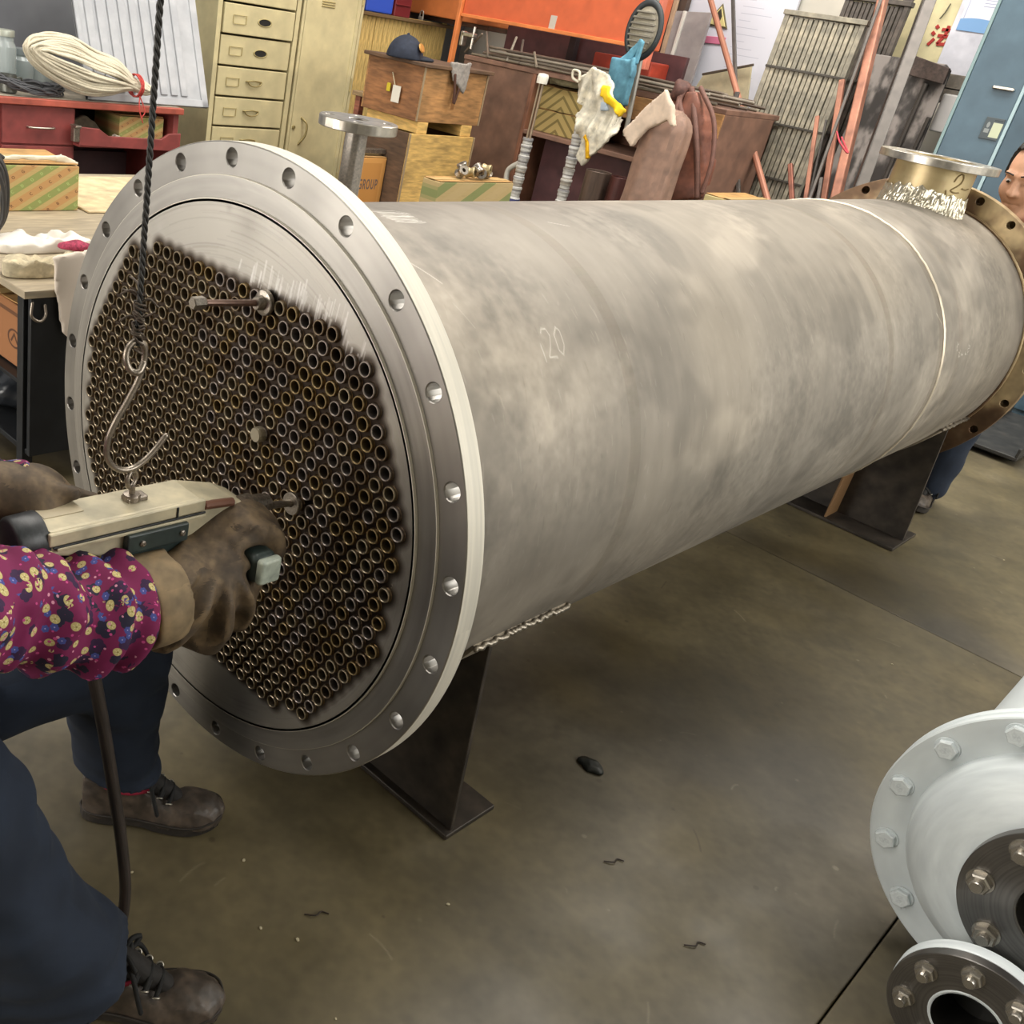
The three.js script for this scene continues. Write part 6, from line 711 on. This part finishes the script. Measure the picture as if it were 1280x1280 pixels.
{ const t = thing('pressure_vessel', 'pale grey painted vessel with a bolted flange and steel nozzle lying on the floor', 'vessel', [CX, CY, CZ]);
  const ring = (x0, x1, ro, ri) => latheC([[ri, x0], [ro - .003, x0], [ro, x0 + .003], [ro, x1 - .003], [ro - .003, x1], [ri, x1], [ri, x0]], 128, 'x');
  mk('cover_flange', ring(0, .026, .334, .2), M_paint, t); mk('body_flange', ring(.03, .056, .334, .2), M_paint, t); mk('gasket', ring(.026, .03, .322, .2), M(0x4b5254, .8), t); mk('body', latheC([[.27, .05], [.262, .07], [.262, 1.6], [.2, 1.72], [.0001, 1.76]], 96, 'x'), M_paint, t);
  mk('dished_head', latheC([[.10, -.1], [.16, -.092], [.21, -.074], [.243, -.048], [.257, -.018], [.262, .004], [.262, .01]], 96, 'x'), M_paint, t);
  const bg = hexBolt(.021, .015); for (let k = 0; k < 14; k++) { const a = .27 + k * 2 * PI / 14; const b = new THREE.Mesh(bg, M_paint); b.name = 'bolt'; b.castShadow = b.receiveShadow = true; b.position.set(-.001, .299 * Math.cos(a), .299 * Math.sin(a)); b.rotation.x = k * 1.3; t.add(b); }
  const n = new THREE.Group(); n.name = 'nozzle'; n.position.set(0, .778 - .436 + .002 - CY, 1.424 - CZ); t.add(n); const nf = drilledRing(.176, .078, -.124, -.1, 8, .141, .011, .9, 64); { const p = nf.attributes.position, uv = nf.attributes.uv; for (let i = 0; i < p.count; i++) uv.setXY(i, .5 + p.getZ(i) / .36, .5 + p.getY(i) / .36); } mk('nozzle_flange', nf, M_brush, n); mk('neck', latheC([[.078, -.118], [.092, -.1], [.09, -.03], [.11, .0], [.11, .02]], 48, 'x'), M_paint, n); mk('bore', latheC([[.0785, -.126], [.082, -.1265], [.0785, -.12], [.076, -.06], [.076, .2], [.0001, .2]], 48, 'x'), MT(mottle(0x6d6a66, .2, .2, 8, 303), .35, .8), n);
  const nb = nutBolt(.0215, .02); for (let k = 0; k < 8; k++) { const a = .9 + k * PI / 4; const b = new THREE.Mesh(nb, M_ss); b.name = 'bolt'; b.castShadow = b.receiveShadow = true; b.position.set(-.124, .141 * Math.cos(a), -.141 * Math.sin(a)); b.rotation.x = k * .7; n.add(b); }
  for (const x of [.25, 1.3]) mk('support', slab([[-.18, -CY], [.18, -CY], [.2, -.17], [.1, -.24], [0, -.262], [-.1, -.24], [-.2, -.17]], .02, 'x', x), M_paint, t); }
{ const t = thing('pipe_spool', 'short steel flanged pipe spool with bolts standing before the painted vessel', 'pipe', [.76, .135, 1.384]); const f = drilledRing(.135, .058, 0, .022, 8, .104, .009, .3, 64); const p = f.attributes.position, uv = f.attributes.uv; for (let i = 0; i < p.count; i++) uv.setXY(i, .5 + p.getZ(i) / .28, .5 + p.getY(i) / .28); mk('flange', f, M_brush, t); mk('painted_rim', latheC([[.12, .022], [.1355, .022], [.1365, .024], [.1365, .05], [.13, .052], [.08, .052]], 64, 'x'), M_paint, t); mk('neck', latheC([[.058, 0], [.062, -.002], [.064, .0], [.07, .05], [.068, .11], [.0001, .112]], 40, 'x'), M_paint, t); mk('bore', latheC([[.058, -.002], [.054, .01], [.054, .1], [.0001, .1]], 40, 'x'), M(0x3a3a38, .4, .7), t);
  const nb = nutBolt(.0175, .017); for (let k = 0; k < 8; k++) { const a = .3 + k * PI / 4; const b = new THREE.Mesh(nb, M_ss); b.name = 'bolt'; b.castShadow = b.receiveShadow = true; b.position.set(0, .104 * Math.cos(a), -.104 * Math.sin(a)); b.rotation.x = k; t.add(b); } }
// small litter
{ const b = [0.898, 0.004, 0.495]; tag(mk('dark_scrap', blobNet((x, y, z) => Math.max(ell(x, y, z, [b[0], .004, b[2]], [.024, .012, .036]) + .005 * n3(x * 60, y * 60, z * 60, 3), -y), [b[0] - .05, -.002, b[2] - .06], [b[0] + .05, .03, b[2] + .06], .004), M(0x10140f, .5)), 'small black oily scrap lying on the open floor', 'scrap');
  const r = rng(61); for (const [p, lb, c] of [[[0.67, 0.003, 0.713], 'thin brown curl of swarf on the floor below the black scrap', 0x2a1e16], [[0.012, 0.003, 0.432], 'thin dark splinter on the floor right of the near shoe', 0x2a2018], [[0.619, 0.003, 0.947], 'short dark splinter near the bottom middle of the floor', 0x2a2018]]) tag(mk('metal_shaving', tube([[p[0] - .02, .003, p[2] - .012], [p[0] - .004, .005, p[2] + .004], [p[0] + .012, .003, p[2] + .002], [p[0] + .02, .003, p[2] + .014]], .0016, 20, 5), M(c, .6, .1)), lb, 'shaving');
  const ch = []; const spots = [[-0.1, 0.002, 0.394], [-0.058, 0.002, 0.456], [-0.111, 0.002, 0.624], [2.23, 0.002, 0.779], [-0.23, 0.002, 0.14], [-0.023, 0.002, 0.242], [0.257, 0.002, 0.572], [3.59, 0.002, 0.753]]; for (const s of spots) { const g = N(new THREE.IcosahedronGeometry(.002 + .002 * r(), 0)); g.scale(1.4, .5, 1); g.rotateY(r() * 6); g.translate(s[0], .002, s[2]); ch.push(g); } const m = tag(mk('crumbs', ch, M(0xb3a98c, .6)), 'pale specks of grit scattered on the concrete floor', 'grit'); m.userData.kind = 'stuff'; }

renderer.render(scene, camera);
